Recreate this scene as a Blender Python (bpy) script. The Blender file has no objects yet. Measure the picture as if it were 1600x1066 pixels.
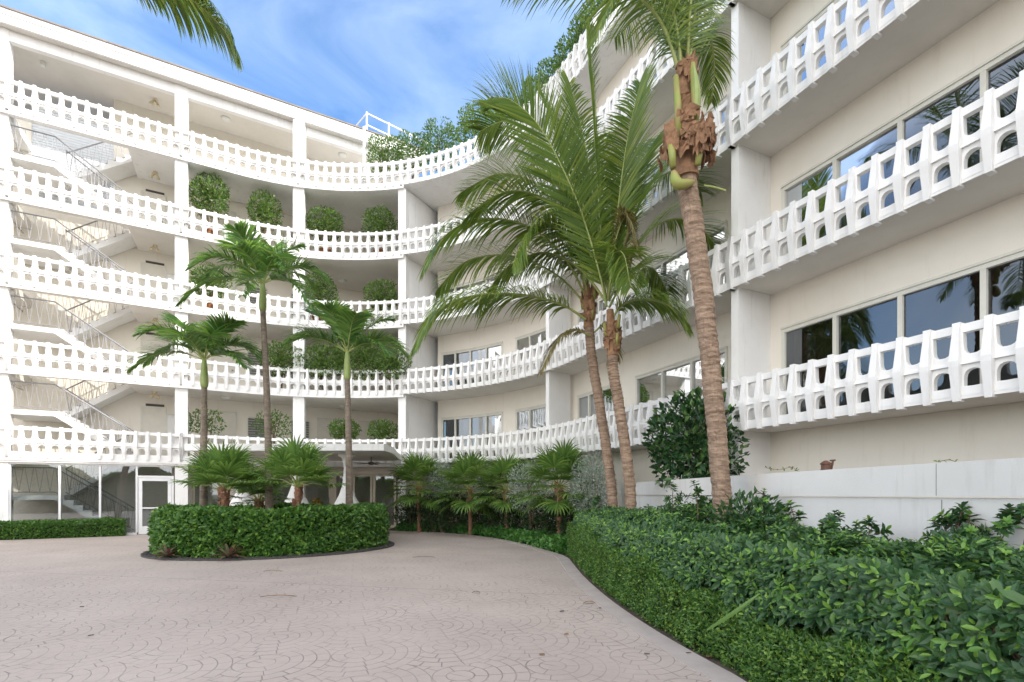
import bpy, math, random
import numpy as np
from mathutils import Vector

# ------------------------------------------------------------------ camera, sky, sun
scene = bpy.context.scene
COL = scene.collection
EYE = 1.46
FPX = 780.0                      # focal length in photo pixels (1600 wide)
cam_d = bpy.data.cameras.new('camera')
cam_d.sensor_width = 36.0
cam_d.lens = FPX / 1600 * 36
cam_d.shift_y = (772 - 533) / 1600
cam_d.clip_end = 2000
cam = bpy.data.objects.new('camera', cam_d)
cam.location = (0, 0, EYE)
cam.rotation_euler = (math.radians(90), 0, 0)
COL.objects.link(cam)
scene.camera = cam

SUN_AZ = math.atan2(0.97, -0.22)      # measured from +Y towards +X
SUN_EL = math.radians(35)
world = bpy.data.worlds.new('World')
scene.world = world
world.use_nodes = True
wn = world.node_tree
for n in list(wn.nodes): wn.nodes.remove(n)
w_out = wn.nodes.new('ShaderNodeOutputWorld')
w_bg = wn.nodes.new('ShaderNodeBackground')
w_sky = wn.nodes.new('ShaderNodeTexSky')
w_sky.sky_type = 'NISHITA'
w_sky.sun_disc = False
w_sky.sun_elevation = SUN_EL
w_sky.sun_rotation = SUN_AZ
w_sky.air_density = 1.0
w_sky.dust_density = 0.6
w_sky.ozone_density = 3.0
w_bg.inputs['Strength'].default_value = 0.15
w_tc = wn.nodes.new('ShaderNodeTexCoord')
w_map = wn.nodes.new('ShaderNodeMapping')
w_map.inputs['Rotation'].default_value = (0.3, 0.5, 0.4)
w_map.inputs['Scale'].default_value = (1.0, 2.2, 3.2)
w_n = wn.nodes.new('ShaderNodeTexNoise')
w_n.inputs['Scale'].default_value = 1.9
w_n.inputs['Detail'].default_value = 8
w_n.inputs['Roughness'].default_value = 0.55
w_n.inputs['Distortion'].default_value = 0.5
w_r = wn.nodes.new('ShaderNodeMapRange')
w_r.inputs['From Min'].default_value = 0.42
w_r.inputs['From Max'].default_value = 0.78
w_r.inputs['To Min'].default_value = 0.0
w_r.inputs['To Max'].default_value = 0.36
w_mix = wn.nodes.new('ShaderNodeMix')
w_mix.data_type = 'RGBA'
w_mix.inputs['B'].default_value = (5.2, 5.8, 6.6, 1)
wn.links.new(w_tc.outputs['Generated'], w_map.inputs['Vector'])
wn.links.new(w_map.outputs['Vector'], w_n.inputs['Vector'])
wn.links.new(w_n.outputs['Fac'], w_r.inputs['Value'])
wn.links.new(w_r.outputs['Result'], w_mix.inputs['Factor'])
w_hs = wn.nodes.new('ShaderNodeHueSaturation'); w_hs.inputs['Saturation'].default_value = 1.12; w_hs.inputs['Value'].default_value = 0.92
wn.links.new(w_sky.outputs['Color'], w_hs.inputs['Color'])
wn.links.new(w_hs.outputs['Color'], w_mix.inputs['A'])
# bright cloud bank added to the unseen sky behind the photographer, as neutral fill
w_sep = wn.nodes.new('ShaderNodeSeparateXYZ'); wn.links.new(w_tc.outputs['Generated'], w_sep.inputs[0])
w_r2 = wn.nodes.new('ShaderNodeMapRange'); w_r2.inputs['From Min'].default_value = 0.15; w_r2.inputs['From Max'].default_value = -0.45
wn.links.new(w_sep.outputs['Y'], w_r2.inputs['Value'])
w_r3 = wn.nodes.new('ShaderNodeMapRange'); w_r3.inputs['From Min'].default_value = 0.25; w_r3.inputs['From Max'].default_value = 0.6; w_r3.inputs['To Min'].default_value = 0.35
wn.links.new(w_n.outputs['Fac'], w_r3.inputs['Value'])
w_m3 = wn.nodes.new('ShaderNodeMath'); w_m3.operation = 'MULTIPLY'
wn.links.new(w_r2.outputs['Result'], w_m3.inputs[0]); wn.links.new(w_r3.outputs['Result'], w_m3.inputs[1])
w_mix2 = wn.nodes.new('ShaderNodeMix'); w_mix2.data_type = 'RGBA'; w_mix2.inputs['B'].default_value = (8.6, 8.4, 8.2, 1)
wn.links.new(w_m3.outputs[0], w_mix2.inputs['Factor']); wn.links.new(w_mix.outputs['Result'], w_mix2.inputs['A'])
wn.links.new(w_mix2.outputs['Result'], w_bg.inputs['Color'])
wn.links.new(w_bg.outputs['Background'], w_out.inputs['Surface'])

sun_d = bpy.data.lights.new('sun', 'SUN')
sun_d.energy = 2.0
sun_d.angle = math.radians(0.5)
sun_d.color = (1.0, 0.94, 0.84)
sun = bpy.data.objects.new('sun', sun_d)
sv = Vector((math.sin(SUN_AZ) * math.cos(SUN_EL), math.cos(SUN_AZ) * math.cos(SUN_EL), math.sin(SUN_EL)))
sun.rotation_euler = (-sv).to_track_quat('-Z', 'Y').to_euler()
sun.location = (30, -10, 40)
COL.objects.link(sun)

scene.view_settings.view_transform = 'Standard'
scene.view_settings.look = 'None'
scene.view_settings.gamma = 1
scene.view_settings.use_curve_mapping = False
scene.view_settings.exposure = 1.4
scene.cycles.max_bounces = 8
scene.cycles.transparent_max_bounces = 16

RNG = np.random.default_rng(7)
random.seed(7)

# ------------------------------------------------------------------ materials
def newmat(name):
    m = bpy.data.materials.new(name)
    m.use_nodes = True
    nt = m.node_tree
    for n in list(nt.nodes): nt.nodes.remove(n)
    out = nt.nodes.new('ShaderNodeOutputMaterial')
    return m, nt, out

def mixrgb(nt, f, a, b):
    n = nt.nodes.new('ShaderNodeMix'); n.data_type = 'RGBA'
    for key, v in (('Factor', f), ('A', a), ('B', b)):
        if hasattr(v, 'is_linked'): nt.links.new(v, n.inputs[key])
        elif key == 'Factor': n.inputs[key].default_value = v
        else: n.inputs[key].default_value = (*v, 1)
    return n.outputs['Result']

def noise(nt, vec, scale, detail=4, rough=0.5, dist=0.0):
    n = nt.nodes.new('ShaderNodeTexNoise')
    n.inputs['Scale'].default_value = scale
    n.inputs['Detail'].default_value = detail
    n.inputs['Roughness'].default_value = rough
    n.inputs['Distortion'].default_value = dist
    nt.links.new(vec, n.inputs['Vector'])
    return n.outputs['Fac']

def mrange(nt, v, a, b, c=0.0, d=1.0):
    n = nt.nodes.new('ShaderNodeMapRange')
    nt.links.new(v, n.inputs['Value'])
    for k, x in (('From Min', a), ('From Max', b), ('To Min', c), ('To Max', d)):
        n.inputs[k].default_value = x
    return n.outputs['Result']

def mth(nt, op, a, b=None, c=None):
    n = nt.nodes.new('ShaderNodeMath'); n.operation = op
    for i, v in enumerate((a, b, c)):
        if v is None: continue
        if hasattr(v, 'is_linked'): nt.links.new(v, n.inputs[i])
        else: n.inputs[i].default_value = v
    return n.outputs[0]

def coords(nt, stretch=None):
    tc = nt.nodes.new('ShaderNodeNewGeometry')
    v = tc.outputs['Position']
    if stretch:
        m = nt.nodes.new('ShaderNodeMapping')
        m.inputs['Scale'].default_value = stretch
        nt.links.new(v, m.inputs['Vector'])
        v = m.outputs['Vector']
    return v

def bump(nt, h, strength, dist):
    b = nt.nodes.new('ShaderNodeBump')
    b.inputs['Strength'].default_value = strength
    b.inputs['Distance'].default_value = dist
    nt.links.new(h, b.inputs['Height'])
    return b.outputs['Normal']

def plain(name, c1, c2=None, scale=2.0, rough=0.7, bmp=0.0, bscale=60, metal=0.0, stain=None, spec=0.5, streak=0.0):
    m, nt, out = newmat(name)
    p = nt.nodes.new('ShaderNodeBsdfPrincipled')
    p.inputs['Roughness'].default_value = rough
    p.inputs['Metallic'].default_value = metal
    p.inputs['Specular IOR Level'].default_value = spec
    v = coords(nt)
    if c2 is None: c2 = tuple(x * 0.9 for x in c1)
    c = mixrgb(nt, mrange(nt, noise(nt, v, scale, 6, 0.6), 0.35, 0.7), c1, c2)
    if stain:
        vs = coords(nt, (3.0, 3.0, 0.35))
        f = mrange(nt, noise(nt, vs, 2.2, 6, 0.65), 0.56, 0.82, 0.0, streak or 0.5)
        c = mixrgb(nt, f, c, stain)
    nt.links.new(c, p.inputs['Base Color'])
    if bmp:
        nt.links.new(bump(nt, noise(nt, v, bscale, 5, 0.6), bmp, 0.01), p.inputs['Normal'])
    nt.links.new(p.outputs[0], out.inputs['Surface'])
    return m

def leafmat(name, dark, mid, light, trans=0.3, rough=0.42, tint=None, gain=1.45):
    m, nt, out = newmat(name)
    g = nt.nodes.new('ShaderNodeNewGeometry')
    r = nt.nodes.new('ShaderNodeValToRGB')
    dark, mid, light = [tuple(min(.5, q * gain) for q in c_) for c_ in (dark, mid, light)]
    r.color_ramp.elements[0].color = (*dark, 1)
    r.color_ramp.elements[1].color = (*light, 1)
    e = r.color_ramp.elements.new(0.6); e.color = (*mid, 1)
    nt.links.new(g.outputs['Random Per Island'], r.inputs['Fac'])
    col = r.outputs['Color']
    f = mrange(nt, noise(nt, g.outputs['Position'], 1.7, 3), 0.35, 0.7, 0.0, 0.55)
    col = mixrgb(nt, f, col, mid if tint is None else tint)
    p = nt.nodes.new('ShaderNodeBsdfPrincipled')
    p.inputs['Roughness'].default_value = rough
    nt.links.new(col, p.inputs['Base Color'])
    t = nt.nodes.new('ShaderNodeBsdfTranslucent')
    hs = nt.nodes.new('ShaderNodeHueSaturation')
    hs.inputs['Hue'].default_value = 0.48
    hs.inputs['Value'].default_value = 1.5
    nt.links.new(col, hs.inputs['Color'])
    nt.links.new(hs.outputs['Color'], t.inputs['Color'])
    mx = nt.nodes.new('ShaderNodeMixShader')
    mx.inputs[0].default_value = trans
    nt.links.new(p.outputs[0], mx.inputs[1]); nt.links.new(t.outputs[0], mx.inputs[2])
    nt.links.new(mx.outputs[0], out.inputs['Surface'])
    return m

def glassmat(name, tint, refl_min, refl_max):
    m, nt, out = newmat(name)
    tr = nt.nodes.new('ShaderNodeBsdfTransparent'); tr.inputs['Color'].default_value = (*tint, 1)
    gl = nt.nodes.new('ShaderNodeBsdfGlossy'); gl.inputs['Roughness'].default_value = 0.015
    gl.inputs['Color'].default_value = (0.9, 0.95, 1.0, 1)
    v = coords(nt)
    nt.links.new(bump(nt, noise(nt, v, 0.8, 2), 0.02, 0.05), gl.inputs['Normal'])
    lw = nt.nodes.new('ShaderNodeLayerWeight'); lw.inputs['Blend'].default_value = 0.35
    f = mrange(nt, lw.outputs['Fresnel'], 0.0, 1.0, refl_min, refl_max)
    mx = nt.nodes.new('ShaderNodeMixShader')
    nt.links.new(f, mx.inputs[0]); nt.links.new(tr.outputs[0], mx.inputs[1]); nt.links.new(gl.outputs[0], mx.inputs[2])
    nt.links.new(mx.outputs[0], out.inputs['Surface'])
    return m

M = {}
M['white'] = plain('white_painted_concrete', (0.85, 0.845, 0.83), (0.79, 0.78, 0.76), 1.3, 0.75, 0.3, 45, stain=(0.40, 0.35, 0.29), streak=0.42)
M['whitetrim'] = plain('white_trim', (0.82, 0.81, 0.79), None, 3, 0.55, 0.1, 50)
M['cream'] = plain('cream_stucco', (0.83, 0.785, 0.70), (0.77, 0.72, 0.63), 0.7, 0.85, 0.3, 60, stain=(0.50, 0.42, 0.31), streak=0.25)
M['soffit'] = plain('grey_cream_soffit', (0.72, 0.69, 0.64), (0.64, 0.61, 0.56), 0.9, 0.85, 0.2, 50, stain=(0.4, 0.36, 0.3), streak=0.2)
M['floor'] = plain('balcony_floor', (0.5, 0.47, 0.42), (0.42, 0.39, 0.35), 2, 0.8)
M['planterwall'] = plain('pale_grey_render', (0.78, 0.755, 0.72), (0.70, 0.675, 0.64), 0.9, 0.85, 0.25, 70, stain=(0.40, 0.36, 0.31), streak=0.45)
M['frame'] = plain('cream_window_frame', (0.68, 0.66, 0.58), None, 4, 0.4)
M['whiteframe'] = plain('white_aluminium_frame', (0.8, 0.8, 0.8), None, 4, 0.35)
M['beigeframe'] = plain('beige_door_frame', (0.62, 0.56, 0.44), None, 4, 0.4)
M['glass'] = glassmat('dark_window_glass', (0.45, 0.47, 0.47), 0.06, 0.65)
M['shopglass'] = glassmat('tinted_storefront_glass', (0.78, 0.80, 0.80), 0.07, 0.5)
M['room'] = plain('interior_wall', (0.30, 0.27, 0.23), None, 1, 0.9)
M['curtain'] = plain('brown_curtain', (0.42, 0.33, 0.24), (0.3, 0.23, 0.16), 6, 0.9)
M['whitecurtain'] = plain('pale_blind', (0.62, 0.62, 0.58), None, 6, 0.9)
M['rail'] = plain('grey_steel_rail', (0.30, 0.30, 0.32), None, 8, 0.45, metal=0.4)
M['rooftrim'] = plain('brown_roof_edge', (0.28, 0.23, 0.19), (0.18, 0.15, 0.13), 3, 0.7)
M['vent'] = plain('dark_vent', (0.10, 0.085, 0.07), None, 9, 0.7)
M['louver'] = plain('grey_louver', (0.22, 0.23, 0.22), None, 9, 0.6)
M['whitelouver'] = plain('white_louver', (0.72, 0.75, 0.78), None, 5, 0.6)
M['door'] = plain('painted_door', (0.70, 0.66, 0.58), None, 3, 0.5)
M['lampshell'] = plain('cream_lamp_housing', (0.72, 0.62, 0.42), None, 20, 0.5)
M['lampglass'] = plain('frosted_lamp_glass', (0.75, 0.75, 0.72), None, 20, 0.3)
M['soil'] = plain('dark_soil', (0.055, 0.042, 0.03), (0.12, 0.09, 0.06), 6, 0.95, 1.0, 30)
M['mulch'] = plain('dark_mulch_stones', (0.035, 0.035, 0.04), (0.10, 0.09, 0.08), 40, 0.9, 1.0, 45)
M['twig'] = plain('hedge_core_shade', (0.03, 0.028, 0.016), (0.014, 0.018, 0.008), 20, 0.95, 1.0, 40)  # near-black core colour, the shade inside hedges painted in
M['bark'] = plain('woody_stem', (0.20, 0.14, 0.09), (0.13, 0.09, 0.06), 14, 0.9, 0.8, 60)
M['fibre'] = plain('palm_fibre', (0.36, 0.20, 0.11), (0.20, 0.11, 0.06), 12, 0.9, 1.0, 90)
M['redbark'] = plain('reddish_palm_stem', (0.30, 0.15, 0.09), (0.18, 0.10, 0.06), 22, 0.9, 1.0, 60)
M['rust'] = plain('rusty_metal', (0.16, 0.07, 0.04), (0.08, 0.05, 0.04), 25, 0.7, metal=0.3)
M['dark'] = plain('dark_bronze', (0.06, 0.05, 0.045), None, 10, 0.4)
M['terracotta'] = plain('terracotta', (0.42, 0.18, 0.08), (0.36, 0.15, 0.07), 8, 0.8)
M['crownshaft'] = plain('green_crownshaft', (0.22, 0.30, 0.08), (0.30, 0.36, 0.12), 6, 0.45)
M['petiole'] = plain('pale_green_petiole', (0.34, 0.38, 0.12), (0.26, 0.31, 0.09), 5, 0.5)
M['boot'] = plain('yellow_green_leaf_base', (0.26, 0.31, 0.06), (0.33, 0.25, 0.10), 7, 0.5)
M['deadleaf'] = plain('dry_leaf', (0.30, 0.16, 0.07), (0.16, 0.09, 0.05), 18, 0.8)
M['concrete'] = plain('pale_edging_concrete', (0.47, 0.41, 0.375), (0.38, 0.33, 0.30), 3, 0.85, 0.5, 60)

M['coco'] = leafmat('coconut_frond_leaf', (0.045, 0.085, 0.016), (0.085, 0.14, 0.024), (0.18, 0.22, 0.04), 0.4, 0.34, gain=1.7)
M['drycoco'] = leafmat('drying_coconut_leaf', (0.10, 0.075, 0.03), (0.13, 0.11, 0.035), (0.20, 0.17, 0.06), 0.3, 0.5)
M['manila'] = leafmat('feather_palm_leaf', (0.030, 0.080, 0.016), (0.060, 0.130, 0.025), (0.14, 0.22, 0.04), 0.35, 0.38, gain=1.9)
M['fan'] = leafmat('fan_palm_leaf', (0.045, 0.105, 0.02), (0.09, 0.17, 0.035), (0.18, 0.27, 0.06), 0.3, 0.4)
M['hedge'] = leafmat('hedge_leaf', (0.025, 0.075, 0.014), (0.05, 0.125, 0.022), (0.13, 0.23, 0.035), 0.25, 0.4)
M['ficus'] = leafmat('ficus_leaf', (0.016, 0.050, 0.016), (0.032, 0.085, 0.025), (0.075, 0.15, 0.035), 0.25, 0.42, gain=1.35)
M['young'] = leafmat('young_ficus_leaf', (0.05, 0.13, 0.02), (0.10, 0.21, 0.03), (0.18, 0.30, 0.05), 0.3, 0.3)
M['smallleaf'] = leafmat('small_hedge_leaf', (0.022, 0.055, 0.012), (0.045, 0.11, 0.02), (0.16, 0.24, 0.04), 0.3, 0.42, gain=1.8)
M['clusia'] = leafmat('clusia_leaf', (0.010, 0.035, 0.012), (0.020, 0.060, 0.018), (0.08, 0.15, 0.035), 0.15, 0.28)
M['silver'] = leafmat('silver_shrub_leaf', (0.13, 0.17, 0.13), (0.20, 0.24, 0.19), (0.32, 0.36, 0.30), 0.25, 0.6, gain=1.7)
M['darkshrub'] = leafmat('dark_understory_leaf', (0.014, 0.03, 0.012), (0.026, 0.052, 0.018), (0.06, 0.10, 0.03), 0.2, 0.5)
M['cover'] = leafmat('ground_cover_leaf', (0.025, 0.095, 0.018), (0.05, 0.15, 0.03), (0.12, 0.25, 0.05), 0.3, 0.4)
M['bush'] = leafmat('balcony_bush_leaf', (0.045, 0.105, 0.02), (0.085, 0.17, 0.03), (0.19, 0.28, 0.05), 0.3, 0.4, gain=1.1)
M['brom'] = leafmat('bromeliad_leaf', (0.12, 0.035, 0.035), (0.10, 0.09, 0.05), (0.16, 0.19, 0.11), 0.2, 0.4)
M['flower'] = plain('orange_petals', (0.75, 0.25, 0.03), (0.6, 0.15, 0.02), 9, 0.6)

def trunkmat(name, c1, c2, ring):
    m, nt, out = newmat(name)
    p = nt.nodes.new('ShaderNodeBsdfPrincipled'); p.inputs['Roughness'].default_value = 0.9
    v = coords(nt, (4, 4, ring * 1.6))
    v2 = coords(nt, (9, 9, 1.5))
    a = noise(nt, v, 1.4, 6, 0.6, 0.6)
    b = noise(nt, v2, 4, 6, 0.7)
    c = mixrgb(nt, mrange(nt, a, 0.35, 0.65), c1, c2)
    c = mixrgb(nt, mrange(nt, b, 0.5, 0.75, 0, 0.6), c, tuple(x * 0.45 for x in c2))
    nt.links.new(c, p.inputs['Base Color'])
    nt.links.new(bump(nt, mth(nt, 'ADD', a, b), 0.8, 0.02), p.inputs['Normal'])
    nt.links.new(p.outputs[0], out.inputs['Surface'])
    return m
M['cocotrunk'] = trunkmat('coconut_trunk', (0.40, 0.285, 0.20), (0.19, 0.125, 0.085), 13)
M['greytrunk'] = trunkmat('grey_palm_trunk', (0.27, 0.22, 0.17), (0.14, 0.11, 0.085), 8)

# stamped concrete in nested fans
def drivemat():
    m, nt, out = newmat('stamped_fan_concrete')
    p = nt.nodes.new('ShaderNodeBsdfPrincipled'); p.inputs['Roughness'].default_value = 0.72
    g = nt.nodes.new('ShaderNodeNewGeometry')
    pos = g.outputs['Position']
    wn_ = nt.nodes.new('ShaderNodeTexNoise'); wn_.inputs['Scale'].default_value = 3.0; wn_.inputs['Detail'].default_value = 3
    nt.links.new(pos, wn_.inputs['Vector'])
    vm = nt.nodes.new('ShaderNodeVectorMath'); vm.operation = 'MULTIPLY_ADD'
    nt.links.new(wn_.outputs['Color'], vm.inputs[0]); vm.inputs[1].default_value = (0.022, 0.022, 0); nt.links.new(pos, vm.inputs[2])
    mp = nt.nodes.new('ShaderNodeMapping'); mp.inputs['Rotation'].default_value = (0, 0, math.radians(-62))
    nt.links.new(vm.outputs[0], mp.inputs['Vector'])
    sx = nt.nodes.new('ShaderNodeSeparateXYZ'); nt.links.new(mp.outputs[0], sx.inputs[0])
    X, Y = sx.outputs[0], sx.outputs[1]
    R = 0.56
    row = mth(nt, 'FLOOR', mth(nt, 'DIVIDE', Y, R))
    def disk(j):
        par = mth(nt, 'MULTIPLY', mth(nt, 'PINGPONG', j, 1.0), R)
        dx = mth(nt, 'SUBTRACT', mth(nt, 'FLOORED_MODULO', mth(nt, 'ADD', mth(nt, 'SUBTRACT', X, par), R), 2 * R), R)
        dy = mth(nt, 'SUBTRACT', Y, mth(nt, 'MULTIPLY', j, R))
        d = mth(nt, 'SQRT', mth(nt, 'ADD', mth(nt, 'MULTIPLY', dx, dx), mth(nt, 'MULTIPLY', dy, dy)))
        return d, mth(nt, 'ARCTAN2', dx, dy)
    d1, a1 = disk(mth(nt, 'ADD', row, 1.0))
    d0, a0 = disk(row)
    sel = mth(nt, 'LESS_THAN', d1, R)
    inv = mth(nt, 'SUBTRACT', 1.0, sel)
    d = mth(nt, 'ADD', mth(nt, 'MULTIPLY', d1, sel), mth(nt, 'MULTIPLY', d0, inv))
    a = mth(nt, 'ADD', mth(nt, 'MULTIPLY', a1, sel), mth(nt, 'MULTIPLY', a0, inv))
    rg = mth(nt, 'DIVIDE', d, R / 5)
    ring = mth(nt, 'FLOOR', rg)
    fr = mth(nt, 'SUBTRACT', rg, ring)
    e1 = mth(nt, 'MULTIPLY', mth(nt, 'MINIMUM', fr, mth(nt, 'SUBTRACT', 1.0, fr)), R / 5)
    nseg = mth(nt, 'MULTIPLY', mth(nt, 'ADD', ring, 0.5), 0.62)
    ag = mth(nt, 'ADD', mth(nt, 'MULTIPLY', a, nseg), mth(nt, 'MULTIPLY', ring, 0.5))
    af = mth(nt, 'FRACT', ag)
    e2 = mth(nt, 'MULTIPLY', mth(nt, 'DIVIDE', mth(nt, 'MINIMUM', af, mth(nt, 'SUBTRACT', 1.0, af)), nseg), d)
    e = mth(nt, 'MINIMUM', e1, e2)
    wid = mrange(nt, noise(nt, pos, 2.3, 4), 0.35, 0.7, 0.004, 0.011)
    joint = mth(nt, 'SUBTRACT', 1.0, mth(nt, 'SMOOTH_MIN', mth(nt, 'DIVIDE', e, wid), 1.0, 0.3))
    joint = mth(nt, 'MAXIMUM', joint, 0.0)
    wear = mrange(nt, noise(nt, pos, 0.9, 5, 0.6), 0.38, 0.62, 0.28, 0.85)
    jm = mth(nt, 'MULTIPLY', joint, wear)
    c = mixrgb(nt, mrange(nt, noise(nt, pos, 0.35, 6, 0.65), 0.35, 0.68), (0.49, 0.415, 0.365), (0.385, 0.32, 0.28))
    c = mixrgb(nt, mrange(nt, noise(nt, pos, 14, 6, 0.75), 0.5, 0.8, 0, 0.4), c, (0.30, 0.255, 0.24))
    c = mixrgb(nt, mrange(nt, noise(nt, pos, 2.6, 6, 0.7), 0.55, 0.8, 0, 0.35), c, (0.50, 0.42, 0.375))
    # slab joints, long straight saw cuts
    mp2 = nt.nodes.new('ShaderNodeMapping'); mp2.inputs['Rotation'].default_value = (0, 0, math.radians(12))
    nt.links.new(pos, mp2.inputs['Vector'])
    s2 = nt.nodes.new('ShaderNodeSeparateXYZ'); nt.links.new(mp2.outputs[0], s2.inputs[0])
    saw = mth(nt, 'LESS_THAN', mth(nt, 'ABSOLUTE', mth(nt, 'SUBTRACT', mth(nt, 'FLOORED_MODULO', s2.outputs[1], 4.3), 2.9)), 0.008)
    jm = mth(nt, 'MAXIMUM', jm, mth(nt, 'MULTIPLY', saw, 0.7))
    c = mixrgb(nt, jm, c, (0.16, 0.13, 0.12))
    nt.links.new(c, p.inputs['Base Color'])
    h = mth(nt, 'ADD', mth(nt, 'MULTIPLY', jm, -1.0), mth(nt, 'MULTIPLY', noise(nt, pos, 30, 5, 0.7), 0.5))
    nt.links.new(bump(nt, h, 0.6, 0.012), p.inputs['Normal'])
    nt.links.new(p.outputs[0], out.inputs['Surface'])
    return m
M['drive'] = drivemat()

# ------------------------------------------------------------------ mesh builder and object helpers
class MB:
    def __init__(s): s.v = []; s.f = []; s.n = 0
    def add(s, verts, faces):
        s.v.append(np.asarray(verts, float).reshape(-1, 3)); b = s.n
        s.f.extend([tuple(i + b for i in f) for f in faces]); s.n += len(s.v[-1])
    def arr(s, verts, faces):            # verts (N,k,3), faces template over k
        N, k, _ = verts.shape
        b = s.n + np.arange(N)[:, None] * k
        s.v.append(verts.reshape(-1, 3)); s.n += N * k
        for f in faces:
            s.f.extend(map(tuple, (b + np.array(f)[None, :]).tolist()))
    def hexa(s, c8): s.add(c8, [(0, 3, 2, 1), (4, 5, 6, 7), (0, 1, 5, 4), (1, 2, 6, 5), (2, 3, 7, 6), (3, 0, 4, 7)])
    def box(s, c, d, ang=0.0):
        ca, sa = math.cos(ang), math.sin(ang); x, y, z = [q / 2 for q in d]; P = []
        for dz in (-z, z):
            for dx, dy in ((-x, -y), (x, -y), (x, y), (-x, y)):
                P.append((c[0] + dx * ca - dy * sa, c[1] + dx * sa + dy * ca, c[2] + dz))
        s.hexa(P)
    def tube(s, pts, r, n=8, caps=True):
        pts = np.asarray(pts, float); K = len(pts)
        r = np.broadcast_to(np.asarray(r, float), (K,)) if np.ndim(r) <= 1 else r
        tan = np.gradient(pts, axis=0); tan /= np.linalg.norm(tan, axis=1)[:, None] + 1e-9
        up = np.array([0, 0, 1.0]) if abs(tan[0][2]) < 0.8 else np.array([1.0, 0, 0])
        V = []
        for i in range(K):
            a = np.cross(tan[i], up); a /= np.linalg.norm(a) + 1e-9; b = np.cross(a, tan[i]); up = b
            th = np.arange(n) * 2 * math.pi / n
            V.append(pts[i] + r[i] * (np.cos(th)[:, None] * a + np.sin(th)[:, None] * b))
        F = []
        for i in range(K - 1):
            for j in range(n):
                F.append((i * n + j, i * n + (j + 1) % n, (i + 1) * n + (j + 1) % n, (i + 1) * n + j))
        if caps: F.append(tuple(range(n - 1, -1, -1))); F.append(tuple((K - 1) * n + j for j in range(n)))
        s.add(np.concatenate(V), F)
    def lathe(s, c, prof, n=20):
        V = []; F = []
        for r, z in prof:
            for j in range(n):
                a = 2 * math.pi * j / n; V.append((c[0] + r * math.cos(a), c[1] + r * math.sin(a), c[2] + z))
        for i in range(len(prof) - 1):
            for j in range(n): F.append((i * n + j, i * n + (j + 1) % n, (i + 1) * n + (j + 1) % n, (i + 1) * n + j))
        F.append(tuple(range(n - 1, -1, -1))); F.append(tuple((len(prof) - 1) * n + j for j in range(n)))
        s.add(V, F)
    def prism(s, poly, z0, z1):
        n = len(poly)
        s.add([(x, y, z0) for x, y in poly] + [(x, y, z1) for x, y in poly],
              [tuple(range(n - 1, -1, -1)), tuple(range(n, 2 * n))] + [(i, (i + 1) % n, n + (i + 1) % n, n + i) for i in range(n)])

WORLD = {}
def obj(name, mb, mat, parent=None, base=None, smooth=False):
    off = np.array(WORLD[parent.name]) if parent else np.array(base if base is not None else (0, 0, 0), float)
    me = bpy.data.meshes.new(name)
    V = np.concatenate(mb.v) - off
    me.from_pydata(V.tolist(), [], mb.f)
    me.materials.append(mat)
    if smooth: me.polygons.foreach_set('use_smooth', [True] * len(me.polygons))
    me.update()
    o = bpy.data.objects.new(name, me); COL.objects.link(o)
    if parent: o.parent = parent
    else: o.location = off
    WORLD[o.name] = tuple(off)
    return o
def tag(o, label=None, cat=None, group=None, kind=None):
    if label: o['label'] = label
    if cat: o['category'] = cat
    if group: o['group'] = group
    if kind: o['kind'] = kind
    return o
def thing(name, loc, label, cat, group=None):
    o = bpy.data.objects.new(name, None); COL.objects.link(o); o.location = loc; o.empty_display_size = 0.2
    WORLD[o.name] = tuple(loc)
    return tag(o, label, cat, group)

def at(x, y, Y):                      # photo pixel and distance -> point in metres
    return np.array([(x - 800) / FPX * Y, Y, EYE + (772 - y) / FPX * Y])

# ------------------------------------------------------------------ plan of the building: two straight wings joined by a quarter circle
A0 = math.atan2(0.475, 0.88); A1 = math.atan2(-0.906, 0.424); RAD = 9.0
P0 = np.array([-16.3, 16.12]); P1 = np.array([4.29, 9.84])
D0 = np.array([math.cos(A0), math.sin(A0)]); D1 = np.array([math.cos(A1), math.sin(A1)])
IN0 = np.array([D0[1], -D0[0]]); IN1 = np.array([D1[1], -D1[0]])   # towards the courtyard
_A = np.array([[D0[0], -D1[0]], [D0[1], -D1[1]]])
_k = np.linalg.solve(_A, (P1 + IN1 * RAD) - (P0 + IN0 * RAD))
CEN = P0 + IN0 * RAD + D0 * _k[0]
T_A = _k[0]; T_B = T_A + RAD * (A0 - A1)
def C(t, off=0.0):
    """point of the facade line at arc length t, off metres away from the courtyard"""
    if t < T_A: return P0 + D0 * t - IN0 * off
    if t < T_B:
        a = A0 - (t - T_A) / RAD
        return CEN - np.array([math.sin(a), -math.cos(a)]) * (RAD + off)
    q = CEN - IN1 * RAD
    return q + D1 * (t - T_B) - IN1 * off
def ang(t):
    return A0 if t < T_A else (A1 if t > T_B else A0 - (t - T_A) / RAD)
def t_at(px, offf=lambda t: 0.0, lo=-4, hi=60):
    ts = np.linspace(lo, hi, 1500); best = None
    for a, b in zip(ts[:-1], ts[1:]):
        p = C(a, offf(a)); q = C(b, offf(b))
        if p[1] < 1 or q[1] < 1: continue
        xa = 800 + FPX * p[0] / p[1]; xb = 800 + FPX * q[0] / q[1]
        if (xa - px) * (xb - px) <= 0: return a + (b - a) * (px - xa) / (xb - xa + 1e-9)
    return hi
FL = 2.8
def zb(n): return 2.664 + FL * (n - 1)        # underside of the balusters of level n
def zf(n): return 0.0 if n == 0 else zb(n) + 0.18
T_END = 78.0
tc = {k: t_at(k) for k in (283, 466, 566, 627, 852, 1143)}
T_FIN3 = tc[1143] + 8.2
T5 = tc[627]
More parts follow.
